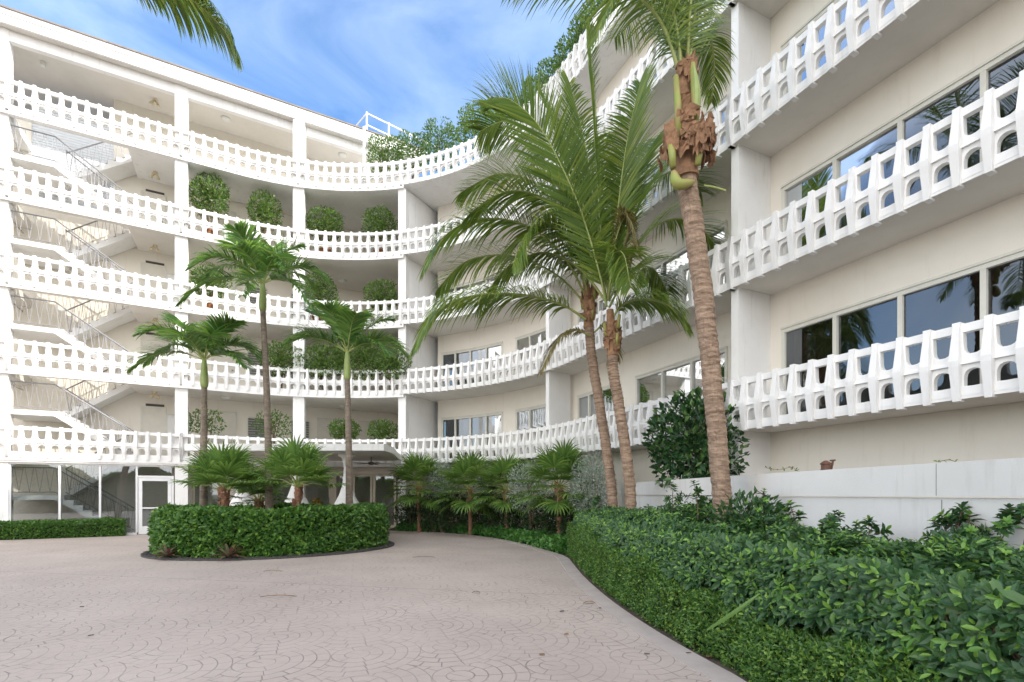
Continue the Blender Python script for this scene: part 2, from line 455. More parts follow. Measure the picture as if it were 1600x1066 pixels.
def woff(t):
    if t >= T_B: return 1.0
    if t <= T5: return 1.9
    return 1.9 + (1.0 - 1.9) * (t - T5) / (T_B - T5)

def strip(mb, t0, t1, o0, o1, z0, z1, step=0.35):
    """solid between two offsets of the facade line"""
    n = max(1, int(math.ceil((t1 - t0) / step)))
    f0 = o0 if callable(o0) else (lambda t: o0); f1 = o1 if callable(o1) else (lambda t: o1)
    V = []; F = []
    for i in range(n + 1):
        t = t0 + (t1 - t0) * i / n
        a = C(t, f0(t)); b = C(t, f1(t))
        V += [(a[0], a[1], z0), (b[0], b[1], z0), (b[0], b[1], z1), (a[0], a[1], z1)]
    for i in range(n):
        k = 4 * i
        for j in range(4): F.append((k + j, k + 4 + j, k + 4 + (j + 1) % 4, k + (j + 1) % 4))
    F.append((3, 2, 1, 0)); F.append((4 * n, 4 * n + 1, 4 * n + 2, 4 * n + 3))
    mb.add(V, F)

BLD = thing('apartment_building', (-3.5, 22.0, 0), 'white curved apartment building with five rows of pierced balustrades around the forecourt', 'building')

# ---- floor slabs
for n in range(1, 6):
    m = MB()
    lowz = zb(n) - 0.10
    strip(m, -5, 0, 0.0, 2.3, lowz, zf(n))
    strip(m, 0, 3.1, 0.0, 0.2, lowz, zf(n))
    strip(m, 3.1, T_A, 0.0, 2.3, lowz, zf(n))
    strip(m, T_A, T5 + 0.1, 0.0, 7.0, lowz, zf(n))
    strip(m, T5 + 0.1, T_END, 0.0, 7.0, zb(n) + 0.035, zf(n))
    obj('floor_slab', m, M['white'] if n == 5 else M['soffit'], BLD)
    # white edge band in front of the slab
    e = MB()
    strip(e, -5, T5 + 0.1, -0.015, 0.0, lowz - 0.003, zb(n) + 0.16)
    strip(e, T5 + 0.1, T_END, -0.015, 0.0, zb(n) + 0.03, zb(n) + 0.16)
    obj('slab_edge', e, M['white'], BLD)

# ---- columns and partition walls
ROOFZ = 16.55
def column(t, w, top, o0=0.09, o1=0.5, name='column'):
    m = MB(); strip(m, t - w / 2, t + w / 2, o0, o1, 0, top, 9); return obj(name, m, M['white'], BLD)
column(-0.22, 0.44, ROOFZ); column(tc[283], 0.40, ROOFZ); column(tc[466], 0.42, ROOFZ)
column(-4.9, 0.4, ROOFZ)
pm = MB(); p = C(tc[566], 0.25); pm.tube([(p[0], p[1], zf(5)), (p[0], p[1], ROOFZ)], 0.06, 12); obj('post', pm, M['white'], BLD)
for t in (tc[852], tc[1143], T_FIN3):
    m = MB(); strip(m, t - 0.085, t + 0.085, 0.09, 1.0, 0, zb(5), 9); obj('partition_wall', m, M['white'], BLD)
# column with a splayed wall beside it, at the end of the loggias
m = MB(); strip(m, T5 - 0.17, T5 + 0.15, 0.09, 0.4, 0, zb(5) - 0.1, 9); obj('column', m, M['white'], BLD)
WC = np.array([-3.3, 22.1]); a = C(T5 + 0.15, 0.395)
d = WC - a; d /= np.linalg.norm(d); nrm = np.array([-d[1], d[0]])
m = MB(); q = WC + d * 0.1
m.prism([tuple(a), tuple(q), tuple(q + nrm * 0.2), tuple(a + nrm * 0.2)], 0, zb(5)); obj('partition_wall', m, M['white'], BLD)
T_W0 = t_at(684, woff, T5)

# ---- balustrades
def bal_section(t0, t1, z):
    m = MB(); L = t1 - t0; nb = max(1, round(L / (0.347 if t0 < tc[852] - .1 else 0.328))); w = L / nb
    hw = w / 2 - 0.068
    prof = [(0.07, 0), (0.185, 0), (0.19, hw), (0.30, hw), (0.35, hw * .93), (0.385, hw * .72), (0.405, hw * .4), (0.412, 0), (0.60, 0),
            (0.602, hw * .35), (0.62, hw * .72), (0.655, hw * .96), (0.71, hw * 1.04), (0.89, hw * 1.1), (0.893, 0), (1.0, 0)]
    FR, BK = 0.02, -0.07
    def P(t, o, zz): c = C(t, -o); return (c[0], c[1], z + zz)
    for i in range(nb):
        tcn = t0 + w * (i + .5)
        for sgn in (-1, 1):
            V = []; F = []
            for (zz, h) in prof:
                V += [P(tcn + sgn * h, FR, zz), P(tcn + sgn * w / 2, FR, zz), P(tcn + sgn * h, BK, zz), P(tcn + sgn * w / 2, BK, zz)]
            for k in range(len(prof) - 1):
                b = 4 * k
                F += [(b, b + 1, b + 5, b + 4), (b + 2, b + 6, b + 7, b + 3)]
                if prof[k][1] > 0 or prof[k + 1][1] > 0: F.append((b, b + 4, b + 6, b + 2))
            F.append((0, 2, 3, 1)); b = 4 * (len(prof) - 1); F.append((b, b + 1, b + 3, b + 2))
            m.add(V, F)
        # small ledge across the panel
        hx = w / 2 - 0.03
        m.hexa([P(tcn - hx, .02, .475), P(tcn + hx, .02, .475), P(tcn + hx, .06, .47), P(tcn - hx, .06, .47),
                P(tcn - hx, .02, .50), P(tcn + hx, .02, .50), P(tcn + hx, .055, .495), P(tcn - hx, .055, .495)][::1])
    pz = [(0.0, .062, .037), (0.44, .125, .052), (0.52, .13, .052), (0.90, .07, .038), (1.025, .058, .042)]
    for i in range(nb + 1):
        tcn = t0 + w * i; V = []; F = []
        if i == 0: tcn += 0.002
        for zz, pr, hwid in pz:
            V += [P(tcn - hwid, BK - .005, zz), P(tcn + hwid, BK - .005, zz), P(tcn + hwid, pr, zz), P(tcn - hwid, pr, zz)]
        for k in range(len(pz) - 1):
            b = 4 * k
            for j in range(4): F.append((b + j, b + (j + 1) % 4, b + 4 + (j + 1) % 4, b + 4 + j))
        F.append((3, 2, 1, 0)); b = 4 * (len(pz) - 1); F.append((b, b + 1, b + 2, b + 3))
        m.add(V, F)
    return m
cuts = [-5, 0.0, tc[283], tc[466], T5, tc[852], tc[1143], T_FIN3]
for n in range(1, 6):
    for a_, b_ in zip(cuts[:-1], cuts[1:]):
        obj('balustrade', bal_section(a_, b_, zb(n)), M['white'], BLD)

# ---- outer walls of the right wing with window openings
def wallstrip(mb, t0, t1, z0, z1, th=0.15):
    strip(mb, t0, t1, woff, lambda t: woff(t) + th, z0, z1, 0.4)
WIN = []
for pxs in ([690, 711.5, 735, 759.5, 786], [806, 828, 862], [903, 920.5, 936, 966], [994, 1035, 1081, 1107, 1137],
            [1222, 1305, 1407, 1537, 1760]):
    WIN.append([t_at(q, woff, T5 + 0.5) for q in pxs])
T_LASTWIN = [WIN[4][-1] + 1.2, WIN[4][-1] + 2.6, WIN[4][-1] + 4.0]
WIN.append(T_LASTWIN)
def window(ts, z0, z1, parent, offf=woff, frame='frame', glass='glass', curtains=(), curtmat='whitecurtain'):
    m = MB(); t0, t1 = ts[0], ts[-1]; fo = lambda t: offf(t) - 0.025; fi = lambda t: offf(t) + 0.07
    strip(m, t0, t1, fo, fi, z1 - 0.06, z1 + 0.03, 0.4); strip(m, t0, t1, fo, fi, z0, z0 + 0.06, 0.4)
    strip(m, t0, t1, lambda t: offf(t) - 0.05, fo, z1 + 0.01, z1 + 0.05, 0.4)
    for i, t in enumerate(ts):
        wd = 0.035
        tt = t + wd if i == 0 else (t - wd if i == len(ts) - 1 else t)
        strip(m, tt - wd, tt + wd, lambda q: offf(q) - 0.022, fi, z0 + 0.06, z1 - 0.06, 0.4)
    fr = obj('window', m, M[frame], parent)
    for i in range(len(ts) - 1):
        a_, b_ = ts[i] + 0.035, ts[i + 1] - 0.035
        if i == 0: a_ += 0.035
        if i == len(ts) - 2: b_ -= 0.035
        g = MB(); dd = 0.012 * (i % 2)
        strip(g, a_, b_, lambda t: offf(t) + 0.03 + dd, lambda t: offf(t) + 0.034 + dd, z0 + 0.061, z1 - 0.061, 0.4)
        obj('pane', g, M[glass], fr)
        if i in curtains:
            cu = MB(); K = 40; V = []; F = []
            for k in range(K + 1):
                t = a_ + (b_ - a_) * k / K * 0.8; o = 0.25 + 0.03 * math.sin(k * 1.9)
                c = C(t, offf(t) + o); V += [(c[0], c[1], z0 - 0.1), (c[0], c[1], z1)]
            for k in range(K): F.append((2 * k, 2 * k + 2, 2 * k + 3, 2 * k + 1))
            cu.add(V, F); obj('curtain', cu, M[curtmat], fr, smooth=True)
    return fr
for n in range(0, 5):
    zlo, zhi = zf(n), zb(n + 1) + 0.035
    m = MB()
    if n == 0: wallstrip(m, T_W0, T_END, 0, zhi)
    else:
        edges = [T_W0]
        for w in WIN: edges += [w[0], w[-1]]
        edges.append(T_END)
        for i in range(0, len(edges), 2): wallstrip(m, edges[i], edges[i + 1], zlo, zhi)
        w0, w1 = zlo + 0.06, zlo + 1.86
        for k, w in enumerate(WIN):
            wallstrip(m, w[0], w[-1], zlo, w0); wallstrip(m, w[0], w[-1], w1, zhi)
    obj('wall', m, M['cream'], BLD)
    if n > 0:
        for k, w in enumerate(WIN):
            cur = {(1, 4): (0,), (1, 0): (0, 2), (2, 4): (2,), (2, 0): (1,), (1, 2): (1,), (3, 3): (0,), (2, 3): (3,), (1, 3): (2,)}.get((n, k), ())
            window(w, w0, w1, BLD, curtains=cur, curtmat='curtain' if (n, k) == (1, 4) else 'whitecurtain')
# rear and dividing walls that close the rooms
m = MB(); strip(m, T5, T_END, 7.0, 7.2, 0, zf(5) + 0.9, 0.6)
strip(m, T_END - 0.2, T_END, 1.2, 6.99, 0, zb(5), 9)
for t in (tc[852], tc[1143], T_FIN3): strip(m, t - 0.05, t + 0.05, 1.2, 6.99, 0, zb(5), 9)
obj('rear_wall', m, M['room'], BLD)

# ---- left wing: back wall of the walkways
U = lambda u, v: P0 + D0 * u - IN0 * v
def ubox(m, u0, u1, v0, v1, z0, z1):
    P = [U(u0, v0), U(u1, v0), U(u1, v1), U(u0, v1)]
    m.hexa([(p[0], p[1], z0) for p in P] + [(p[0], p[1], z1) for p in P])
BV = 2.1; UE = 13.6
for n in range(0, 6):
    z0 = zf(n); z1 = (zb(n + 1) - 0.10) if n < 5 else ROOFZ
    m = MB()
    if n == 5:
        ubox(m, 2.35, UE, BV, BV + 0.2, z0 - .28, z1); ubox(m, UE - 0.2, UE, BV + 0.2, BV + 3.5, z0, z1)
    elif n == 4:
        ubox(m, 2.35, UE, BV, BV + 0.2, z0 - .28, z1); ubox(m, -5, 2.35, BV, BV + 0.2, z0 - 0.28, z0 + 0.9); ubox(m, -5, 0.0, BV, BV + 0.2, z0 + 0.903, z1 + 1.2)
    else:
        ubox(m, -5, UE, BV, BV + 0.2, z0 - (0.28 if n else 0), z1)
    if n < 5:
        e0 = U(UE, BV); m.prism([tuple(e0), tuple(U(UE, BV + 0.2)), (WC[0] + 0.2, WC[1] + 0.3), (WC[0], WC[1] + 0.1)], z0, z1)
    obj('wall', m, M['cream'], BLD)
# white louvres behind the upper stair
lm = MB()
for k in range(35):
    z = zf(4) + 0.95 + k * 0.098
    ubox(lm, 0, 2.34, BV + 0.04 + 0.0, BV + 0.075, z, z + 0.088)
obj('louver_screen', lm, M['whitelouver'], BLD)
# end wall of the stair tower
m = MB(); ubox(m, -0.42, -0.3, 0.55, 1.0, 0, ROOFZ); obj('end_wall', m, M['white'], BLD)
# roof over the left wing
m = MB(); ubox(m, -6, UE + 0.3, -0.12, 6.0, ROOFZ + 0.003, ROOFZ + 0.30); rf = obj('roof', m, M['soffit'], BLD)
m = MB(); ubox(m, -6, UE + 0.35, -0.19, -0.12, ROOFZ - 0.02, ROOFZ + 0.24); ubox(m, -6, UE + 0.4, -0.215, -0.12, ROOFZ + 0.243, ROOFZ + 0.42)
ubox(m, UE + 0.303, UE + 0.36, -0.119, 6.0, ROOFZ - 0.02, ROOFZ + 0.24)
obj('cornice', m, M['white'], rf)
m = MB(); ubox(m, -6, UE + 0.42, -0.25, 6.0, ROOFZ + 0.423, ROOFZ + 0.47); obj('roof_edge', m, M['rooftrim'], rf)
m = MB()
ubox(m, -6, UE, 0.12, 0.3, ROOFZ - 0.35, ROOFZ)
obj('beam', m, M['white'], BLD)
# fan of beams at each walkway edge of the left wing gives the deep fascia its shadow
# ---- stairs
def uvz(u, v, z): p = U(u, v); return np.array([p[0], p[1], z])
def stair(level):
    """two flights: front flight from this floor up to the landing, rear flight from the landing to the floor above"""
    z0 = zf(level); mid = z0 + (zf(level + 1) - z0) / 2; z2 = zf(level + 1)
    m = MB(); ns = 8
    def flight(va, vb, za, zc, ua, uc):
        # rises from (ua, za) to (uc, zc)
        rise = (zc - za) / ns; run = (uc - ua) / ns
        for k in range(ns):
            u0 = ua + run * k; u1 = ua + run * (k + 1); zt = za + rise * (k + 1)
            lo0 = max(za + 0.01, zt - rise - 0.16); lo1 = max(za + 0.012, zt - 0.16)
            P = [U(u0, va), U(u1, va), U(u1, vb), U(u0, vb)]
            m.hexa([(P[0][0], P[0][1], lo0), (P[1][0], P[1][1], lo1), (P[2][0], P[2][1], lo1), (P[3][0], P[3][1], lo0)] +
                   [(p[0], p[1], zt) for p in P])
    flight(0.22, 1.06, z0, mid, 3.1, 1.1)
    flight(1.16, 2.06, mid, z2, 1.1, 3.1)
    ubox(m, -0.25, 1.1, 0.22, 2.06, mid - 0.16, mid - 0.002)
    st = obj('staircase', m, M['white'], BLD)
    r = MB()
    def railing(path, vv):
        pts = [uvz(u, vv, z) for u, z in path]
        top = [q + np.array([0, 0, 0.92]) for q in pts]; bot = [q + np.array([0, 0, 0.10]) for q in pts]
        r.tube(top, 0.022, 6); r.tube(bot, 0.013, 5)
        for a_, b_ in zip(path[:-1], path[1:]):
            L = math.hypot(b_[0] - a_[0], b_[1] - a_[1]); K = max(1, int(L / 0.26))
            for k in range(K):
                f0 = k / K; f1 = (k + .5) / K; f2 = (k + 1) / K
                lerp = lambda f, dz: uvz(a_[0] + (b_[0] - a_[0]) * f, vv, a_[1] + (b_[1] - a_[1]) * f + dz)
                r.tube([lerp(f0 + .08 / K, 0.92), lerp(f1, 0.1)], 0.008, 4, False)
                r.tube([lerp(f1, 0.1), lerp(f2 - .08 / K, 0.92)], 0.008, 4, False)
    railing([(-0.2, mid), (1.1, mid), (3.1, z0)], 0.30)
    railing([(3.15, z0 + .02), (1.2, mid)], 1.0)
    railing([(1.15, mid), (3.1, z2)], 1.22)
    # landing side handrail
    r.tube([uvz(-0.2, 0.35, mid + .92), uvz(-0.2, 2.0, mid + .92)], 0.02, 6)
    obj('railing', r, M['rail'], st)
for n in range(0, 5): stair(n)

# ---- fittings on the walkways
for n in range(1, 5):
    z0 = zf(n)
    m = MB(); ubox(m, 3.35, 3.95, BV - 0.03, BV, z0 + 2.0, z0 + 2.16)
    for k in range(4): ubox(m, 3.37, 3.93, BV - 0.045, BV - 0.03, z0 + 2.02 + k * 0.036, z0 + 2.035 + k * 0.036)
    obj('vent', m, M['vent'], BLD)
for n in range(1, 6):
    z1 = (zb(n + 1) - 0.10) if n < 5 else ROOFZ
    m = MB(); p = U(3.75, 1.35)
    m.lathe((p[0], p[1], z1 - 0.06), [(0.07, 0.06), (0.08, 0.02), (0.03, 0)], 12)
    m.tube([(p[0], p[1], z1 - 0.04), (p[0] - 0.10, p[1] - .05, z1 - 0.16), (p[0] - 0.13, p[1] - .06, z1 - 0.22)], [0.03, 0.05, 0.075], 10)
    m.tube([(p[0], p[1], z1 - 0.04), (p[0] + 0.08, p[1] + .02, z1 - 0.18), (p[0] + 0.10, p[1] + .02, z1 - 0.25)], [0.03, 0.045, 0.07], 10)
    obj('ceiling_spotlight', m, M['lampshell'], BLD, smooth=True)
    for u in (6.1, 10.6):
        m = MB(); p = U(u, 1.2); m.lathe((p[0], p[1], z1 - 0.08), [(0.02, 0), (0.12, 0.015), (0.17, 0.05), (0.18, 0.08)], 20)
        obj('ceiling_lamp', m, M['lampglass'], BLD, smooth=True)
p = U(0.55, 1.2); m = MB(); m.lathe((p[0], p[1], ROOFZ - 0.16), [(0.07, 0), (0.08, 0.02), (0.08, 0.16)], 14); obj('ceiling_lamp', m, M['lampglass'], BLD)
def udoor(u0, u1, n, mat='door', hh=2.0):
    z0 = zf(n); m = MB(); ubox(m, u0, u1, BV - 0.035, BV, z0, z0 + hh); dr = obj('door', m, M[mat], BLD)
    m = MB(); ubox(m, u0 - .06, u0, BV - 0.05, BV, z0, z0 + hh + .06); ubox(m, u1, u1 + .06, BV - 0.05, BV, z0, z0 + hh + .06)
    ubox(m, u0, u1, BV - 0.05, BV, z0 + hh, z0 + hh + .06); obj('frame', m, M['frame'], dr)
    m = MB(); ubox(m, u1 - .12, u1 - .06, BV - 0.09, BV - .035, z0 + .98, z0 + 1.02); obj('handle', m, M['rail'], dr)
def ulouver(u0, u1, n):
    z0 = zf(n) + .9; z1 = zf(n) + 1.85; m = MB()
    ubox(m, u0 - .05, u0, BV - .05, BV, z0, z1); ubox(m, u1, u1 + .05, BV - .05, BV, z0, z1); ubox(m, u0, u1, BV - .05, BV, z1, z1 + .05); ubox(m, u0, u1, BV - .05, BV, z0 - .05, z0)
    w = obj('window', m, M['frame'], BLD); m = MB()
    for k in range(9):
        z = z0 + .01 + k * (z1 - z0) / 9; a_, b_ = U(u0, BV - .045), U(u1, BV - .045); c_, d_ = U(u1, BV - .004), U(u0, BV - .004)
        m.hexa([(a_[0], a_[1], z), (b_[0], b_[1], z), (c_[0], c_[1], z + .05), (d_[0], d_[1], z + .05), (a_[0], a_[1], z + .02), (b_[0], b_[1], z + .02), (c_[0], c_[1], z + .09), (d_[0], d_[1], z + .09)])
    obj('louver', m, M['louver'], w)
for n in range(1, 5):
    udoor(3.25, 3.95, n); udoor(4.05, 4.75, n, 'white', 1.75)
    udoor(5.6, 6.4, n); ulouver(6.9, 7.6, n); udoor(9.7, 10.5, n); ulouver(8.6, 9.3, n); udoor(11.5, 12.3, n)

# ---- ground floor of the left wing: glazed stair hall and door
GT = zb(1) - 0.16
us = [0.02, 1.26, 2.33, 3.36]
m = MB()
for u in us: ubox(m, u - .03, u + .03, 0.12, 0.20, 0.08, GT - .06)
ubox(m, -0.01, 4.46, 0.12, 0.20, GT - .06, GT); ubox(m, -0.01, 3.36, 0.12, 0.20, 0.0, 0.08)
gf = obj('glass_front', m, M['whiteframe'], BLD)
for a_, b_ in zip(us[:-1], us[1:]):
    g = MB(); ubox(g, a_ + .03, b_ - .03, .155, .159, .08, GT - .06); obj('pane', g, M['shopglass'], gf)
g = MB(); ubox(g, 3.39, 4.40, .155, .159, 2.12, GT - .06); obj('pane', g, M['shopglass'], gf)
m = MB(); ubox(m, 3.39, 4.46, .12, .20, 2.05, 2.12); ubox(m, 4.40, 4.46, .12, .20, 0, 2.05); obj('door_frame', m, M['whiteframe'], gf)
m = MB(); ubox(m, 3.41, 3.52, .13, .18, .02, 2.04); ubox(m, 4.28, 4.39, .13, .18, .02, 2.04); ubox(m, 3.52, 4.28, .13, .18, 1.93, 2.04)
ubox(m, 3.52, 4.28, .13, .18, .02, .30); ubox(m, 3.52, 4.28, .135, .175, .93, .98)
dr = obj('door', m, M['whiteframe'], BLD)
g = MB(); ubox(g, 3.52, 4.28, .153, .157, .30, .93); obj('pane', g, M['shopglass'], dr)
g = MB(); ubox(g, 3.52, 4.28, .153, .157, .98, 1.93); obj('pane', g, M['shopglass'], dr)
g = MB(); q0 = uvz(4.34, .09, .85); q1 = uvz(4.34, .09, 1.15); g.tube([uvz(4.34, .13, .85), q0, q1, uvz(4.34, .13, 1.15)], .014, 6); obj('handle', g, M['rail'], dr)
# header band over the glass
m = MB(); strip(m, -5, tc[283] + .2, 0.02, 0.3, GT, zb(1) - 0.103); obj('header_beam', m, M['white'], BLD)
# lobby: glazed wall set back under the first floor
LO = lambda t: 1.9
T6 = tc[283] + 0.2
lob = [T6, T6 + .12, T6 + 1.1]
m = MB(); strip(m, T6, T5, 1.5, 1.7, 2.35, zb(1) - .10); strip(m, T6 + 1.2, T6 + 2.6, 1.5, 1.7, 0, 2.35); obj('wall', m, M['cream'], BLD)
px_posts = [508, 518, 550, 580, 586, 619]
tl = [t_at(q, lambda t: 1.5, T6) for q in px_posts]
allt = [T6 + .03, T6 + 1.17]
seq = [T6 + 2.6, T6 + 3.7, T6 + 4.8, tl[1], tl[2], tl[3] + .05, tl[5]]
def lobbypane(a_, b_):
    m = MB(); s_ = lambda t: 1.52; e_ = lambda t: 1.60
    strip(m, a_, a_ + .09, s_, e_, 0, 2.35, 9); strip(m, b_ - .09, b_, s_, e_, 0, 2.35, 9)
    strip(m, a_ + .09, b_ - .09, s_, e_, 2.23, 2.35, .4); strip(m, a_ + .09, b_ - .09, s_, e_, 0, .12, .4)
    w = obj('lobby_door', m, M['beigeframe'], BLD)
    g = MB(); strip(g, a_ + .09, b_ - .09, 1.555, 1.56, .12, 2.23, .4); obj('pane', g, M['shopglass'], w)
    h = MB(); c0 = C(b_ - .14, 1.47); h.tube([(c0[0], c0[1], .8), (c0[0], c0[1], 1.3)], .015, 6); obj('handle', h, M['rail'], w)
lobbypane(allt[0], allt[1])
for a_, b_ in zip(seq[:-1], seq[1:]): lobbypane(a_ + .01, b_ - .01)
m = MB(); strip(m, T5 - .17, T5 + .16, 0.403, 1.9, 0, zb(1) - .10, .5); obj('pier', m, M['beigeframe'], BLD)

# ------------------------------------------------------------------ ground
m = MB(); m.add([(-600, -600, 0), (600, -600, 0), (600, 600, 0), (-600, 600, 0)], [(0, 1, 2, 3)]); tag(obj('ground', m, M['soil']), kind='structure')
EDGE = np.array([(1.95, -12), (1.9, 2.5), (1.82, 3.87), (1.71, 4.31), (1.52, 5.27), (1.35, 6.66), (1.25, 8.63), (1.27, 10.3), (1.28, 11.6), (0.95, 12.7), (0.35, 14.6), (-0.6, 16.6), (-2.0, 18.3), (-3.2, 19.1), (-4.9, 19.6), (-5.1, 21)])
def smooth_poly(P, it=2):
    for _ in range(it):
        Q = [P[0]]
        for a_, b_ in zip(P[:-1], P[1:]): Q += [a_ * .75 + b_ * .25, a_ * .25 + b_ * .75]
        Q.append(P[-1]); P = np.array(Q)
    return P
ED = smooth_poly(EDGE)
m = MB(); m.add([(x, y, .004) for x, y in ED] + [(-5.1, 26, .004), (-45, 26, .004), (-45, -12, .004)], [tuple(range(len(ED) + 3))])
tag(obj('driveway', m, M['drive']), kind='structure')
tg = np.gradient(ED, axis=0); tg /= np.linalg.norm(tg, axis=1)[:, None]; NL = np.stack([-tg[:, 1], tg[:, 0]], 1)   # towards the drive
def ribbon(m, A, B, z0, z1):
    n = len(A); V = [(*A[i], z0) for i in range(n)] + [(*B[i], z0) for i in range(n)] + [(*A[i], z1) for i in range(n)] + [(*B[i], z1) for i in range(n)]
    F = []
    for i in range(n - 1):
        F += [(2 * n + i, 3 * n + i, 3 * n + i + 1, 2 * n + i + 1), (n + i, n + i + 1, 3 * n + i + 1, 3 * n + i), (i, 2 * n + i, 2 * n + i + 1, i + 1)]
    m.add(V, F)
m = MB(); ribbon(m, ED, ED + NL * 0.24, 0, .014); tag(obj('edging_strip', m, M['concrete']), kind='structure')

# ------------------------------------------------------------------ foliage tools
def unit(a): return a / (np.linalg.norm(a, axis=-1, keepdims=True) + 1e-9)
def leaf_arr(m, c, d, nrm, L, W, fine=True, fold=0.18):
    """leaves: base c, direction d, face normal nrm, length L, width W"""
    d = unit(d); s = unit(np.cross(d, nrm)); nn = np.cross(s, d)
    L = np.broadcast_to(L, (len(c),))[:, None]; W = np.broadcast_to(W, (len(c),))[:, None] / 2
    if fine:
        m1 = c + d * L * .33; m2 = c + d * L * .7 - nn * L * .03; tip = c + d * L - nn * L * .12
        up = nn * W * fold * 2
        V = np.stack([c, m1, m2, tip, m1 + s * W * .85 + up, m2 + s * W * .9 + up, m1 - s * W * .85 + up, m2 - s * W * .9 + up], 1)
        m.arr(V, [(0, 4, 1), (0, 1, 6), (1, 4, 5, 2), (1, 2, 7, 6), (2, 5, 3), (2, 3, 7)])
    else:
        mm = c + d * L * .5; up = nn * W * fold * 2; tip = c + d * L - nn * L * .1
        V = np.stack([c, mm + s * W + up, tip, mm - s * W + up], 1)
        m.arr(V, [(0, 1, 2), (0, 2, 3)])
def rnd(n): return unit(RNG.normal(size=(n, 3)))
def lump(p, seed, freq):
    q = p * freq + seed * 7.3
    return (np.sin(q[:, 0] * 1.3 + np.cos(q[:, 1] * 1.7)) + np.sin(q[:, 1] * 1.9 + q[:, 2] * 1.1) + np.sin(q[:, 2] * 2.3 - q[:, 0] * .7)) / 3

def blob_leaves(m, c, r, n, L, W, fine=False, shell=0.35, seed=0, boxy=0.0, flatb=True, gaps=0.25, up=.35):
    """leaf clusters through the outer part of a rounded volume"""
    c = np.array(c, float); r = np.array(r, float)
    k = int(n * 1.5)
    dirs = rnd(k)
    if boxy: 
        e = 1 - boxy * .6; dirs = np.sign(dirs) * np.abs(dirs) ** e
        dirs = dirs / ((np.abs(dirs) ** (2 + 4 * boxy)).sum(1) ** (1 / (2 + 4 * boxy)))[:, None]
    rad = 1 - shell * RNG.random(k) ** 1.6
    p = dirs * rad[:, None]
    rad2 = 1 + .16 * lump(p, seed, 3.0)
    p = p * rad2[:, None]
    keep = lump(p, seed + 3, 5.0) > -0.62 + gaps * .5
    p = p[keep][:n]; nn = unit(p / 1.0)
    pos = c + p * r
    d = unit(nn * .9 + rnd(len(p)) * .8 + np.array([0, 0, up]))
    f = unit(nn + rnd(len(p)) * .7 + np.array([0, 0, .6]))
    leaf_arr(m, pos, d, f, L * (0.7 + .6 * RNG.random(len(p))), W * (0.7 + .6 * RNG.random(len(p))), fine)

def core_blob(m, c, r, s=.72, n=14, boxy=0.0):
    V = []; F = []
    for i in range(n + 1):
        ph = math.pi * i / n
        for j in range(n * 2):
            th = math.pi * j / n
            q = np.array([math.sin(ph) * math.cos(th), math.sin(ph) * math.sin(th), math.cos(ph)])
            V.append(np.array(c) + q * np.array(r) * s * (1 + .06 * math.sin(5 * th + 3 * ph)))
    for i in range(n):
        for j in range(2 * n): F.append((i * 2 * n + j, (i + 1) * 2 * n + j, (i + 1) * 2 * n + (j + 1) % (2 * n), i * 2 * n + (j + 1) % (2 * n)))
    m.add(V, F)

def stems(m, base, c, r, n=6, w=.012):
    base = np.array(base, float)
    for k in range(n):
        d = np.array([RNG.normal() * .5, RNG.normal() * .5, .5 + RNG.random() * .4]); end = np.array(c) + d * np.array(r) * .7
        midp = (base + end) / 2 + RNG.normal(size=3) * .05
        m.tube([base + RNG.normal(size=3) * [.03, .03, 0], midp, end], [w * 1.6, w, w * .5], 6)

def bush(name, base, c, r, label, group, mat='bush', n=900, L=.11, W=.055, boxy=0.0, pot=True, cat='bush', gaps=.25, core=.62):
    t = thing(name, base, label, cat, group)
    m = MB(); blob_leaves(m, c, r, n, L, W, seed=RNG.random() * 9, boxy=boxy, gaps=gaps); obj('foliage', m, M[mat], t)
    m = MB(); stems(m, (base[0], base[1], base[2] + (.3 if pot else 0)), c, r, 7)
    obj('branches_or_shade_core', m, M['bark'], t)
    if core:
        m = MB(); blob_leaves(m, c, np.array(r) * core, n // 3, L, W, seed=2, shell=.8, gaps=0); obj('inner_foliage', m, M[mat], t)
    if pot:
        m = MB(); m.lathe(base, [(.15, 0), (.22, .28), (.24, .30), (.24, .36), (.20, .36), (.19, .32)], 16); obj('pot', m, M['terracotta'], t)
    return t

def bez(P, n):
    P = np.asarray(P, float)
    t = np.linspace(0, len(P) - 1, n); out = []
    for a_ in t:
        i = min(int(a_), len(P) - 2); f = a_ - i
        p0 = P[max(i - 1, 0)]; p1 = P[i]; p2 = P[i + 1]; p3 = P[min(i + 2, len(P) - 1)]
        out.append(.5 * ((2 * p1) + (-p0 + p2) * f + (2 * p0 - 5 * p1 + 4 * p2 - p3) * f * f + (-p0 + 3 * p1 - 3 * p2 + p3) * f ** 3))
    return np.array(out)
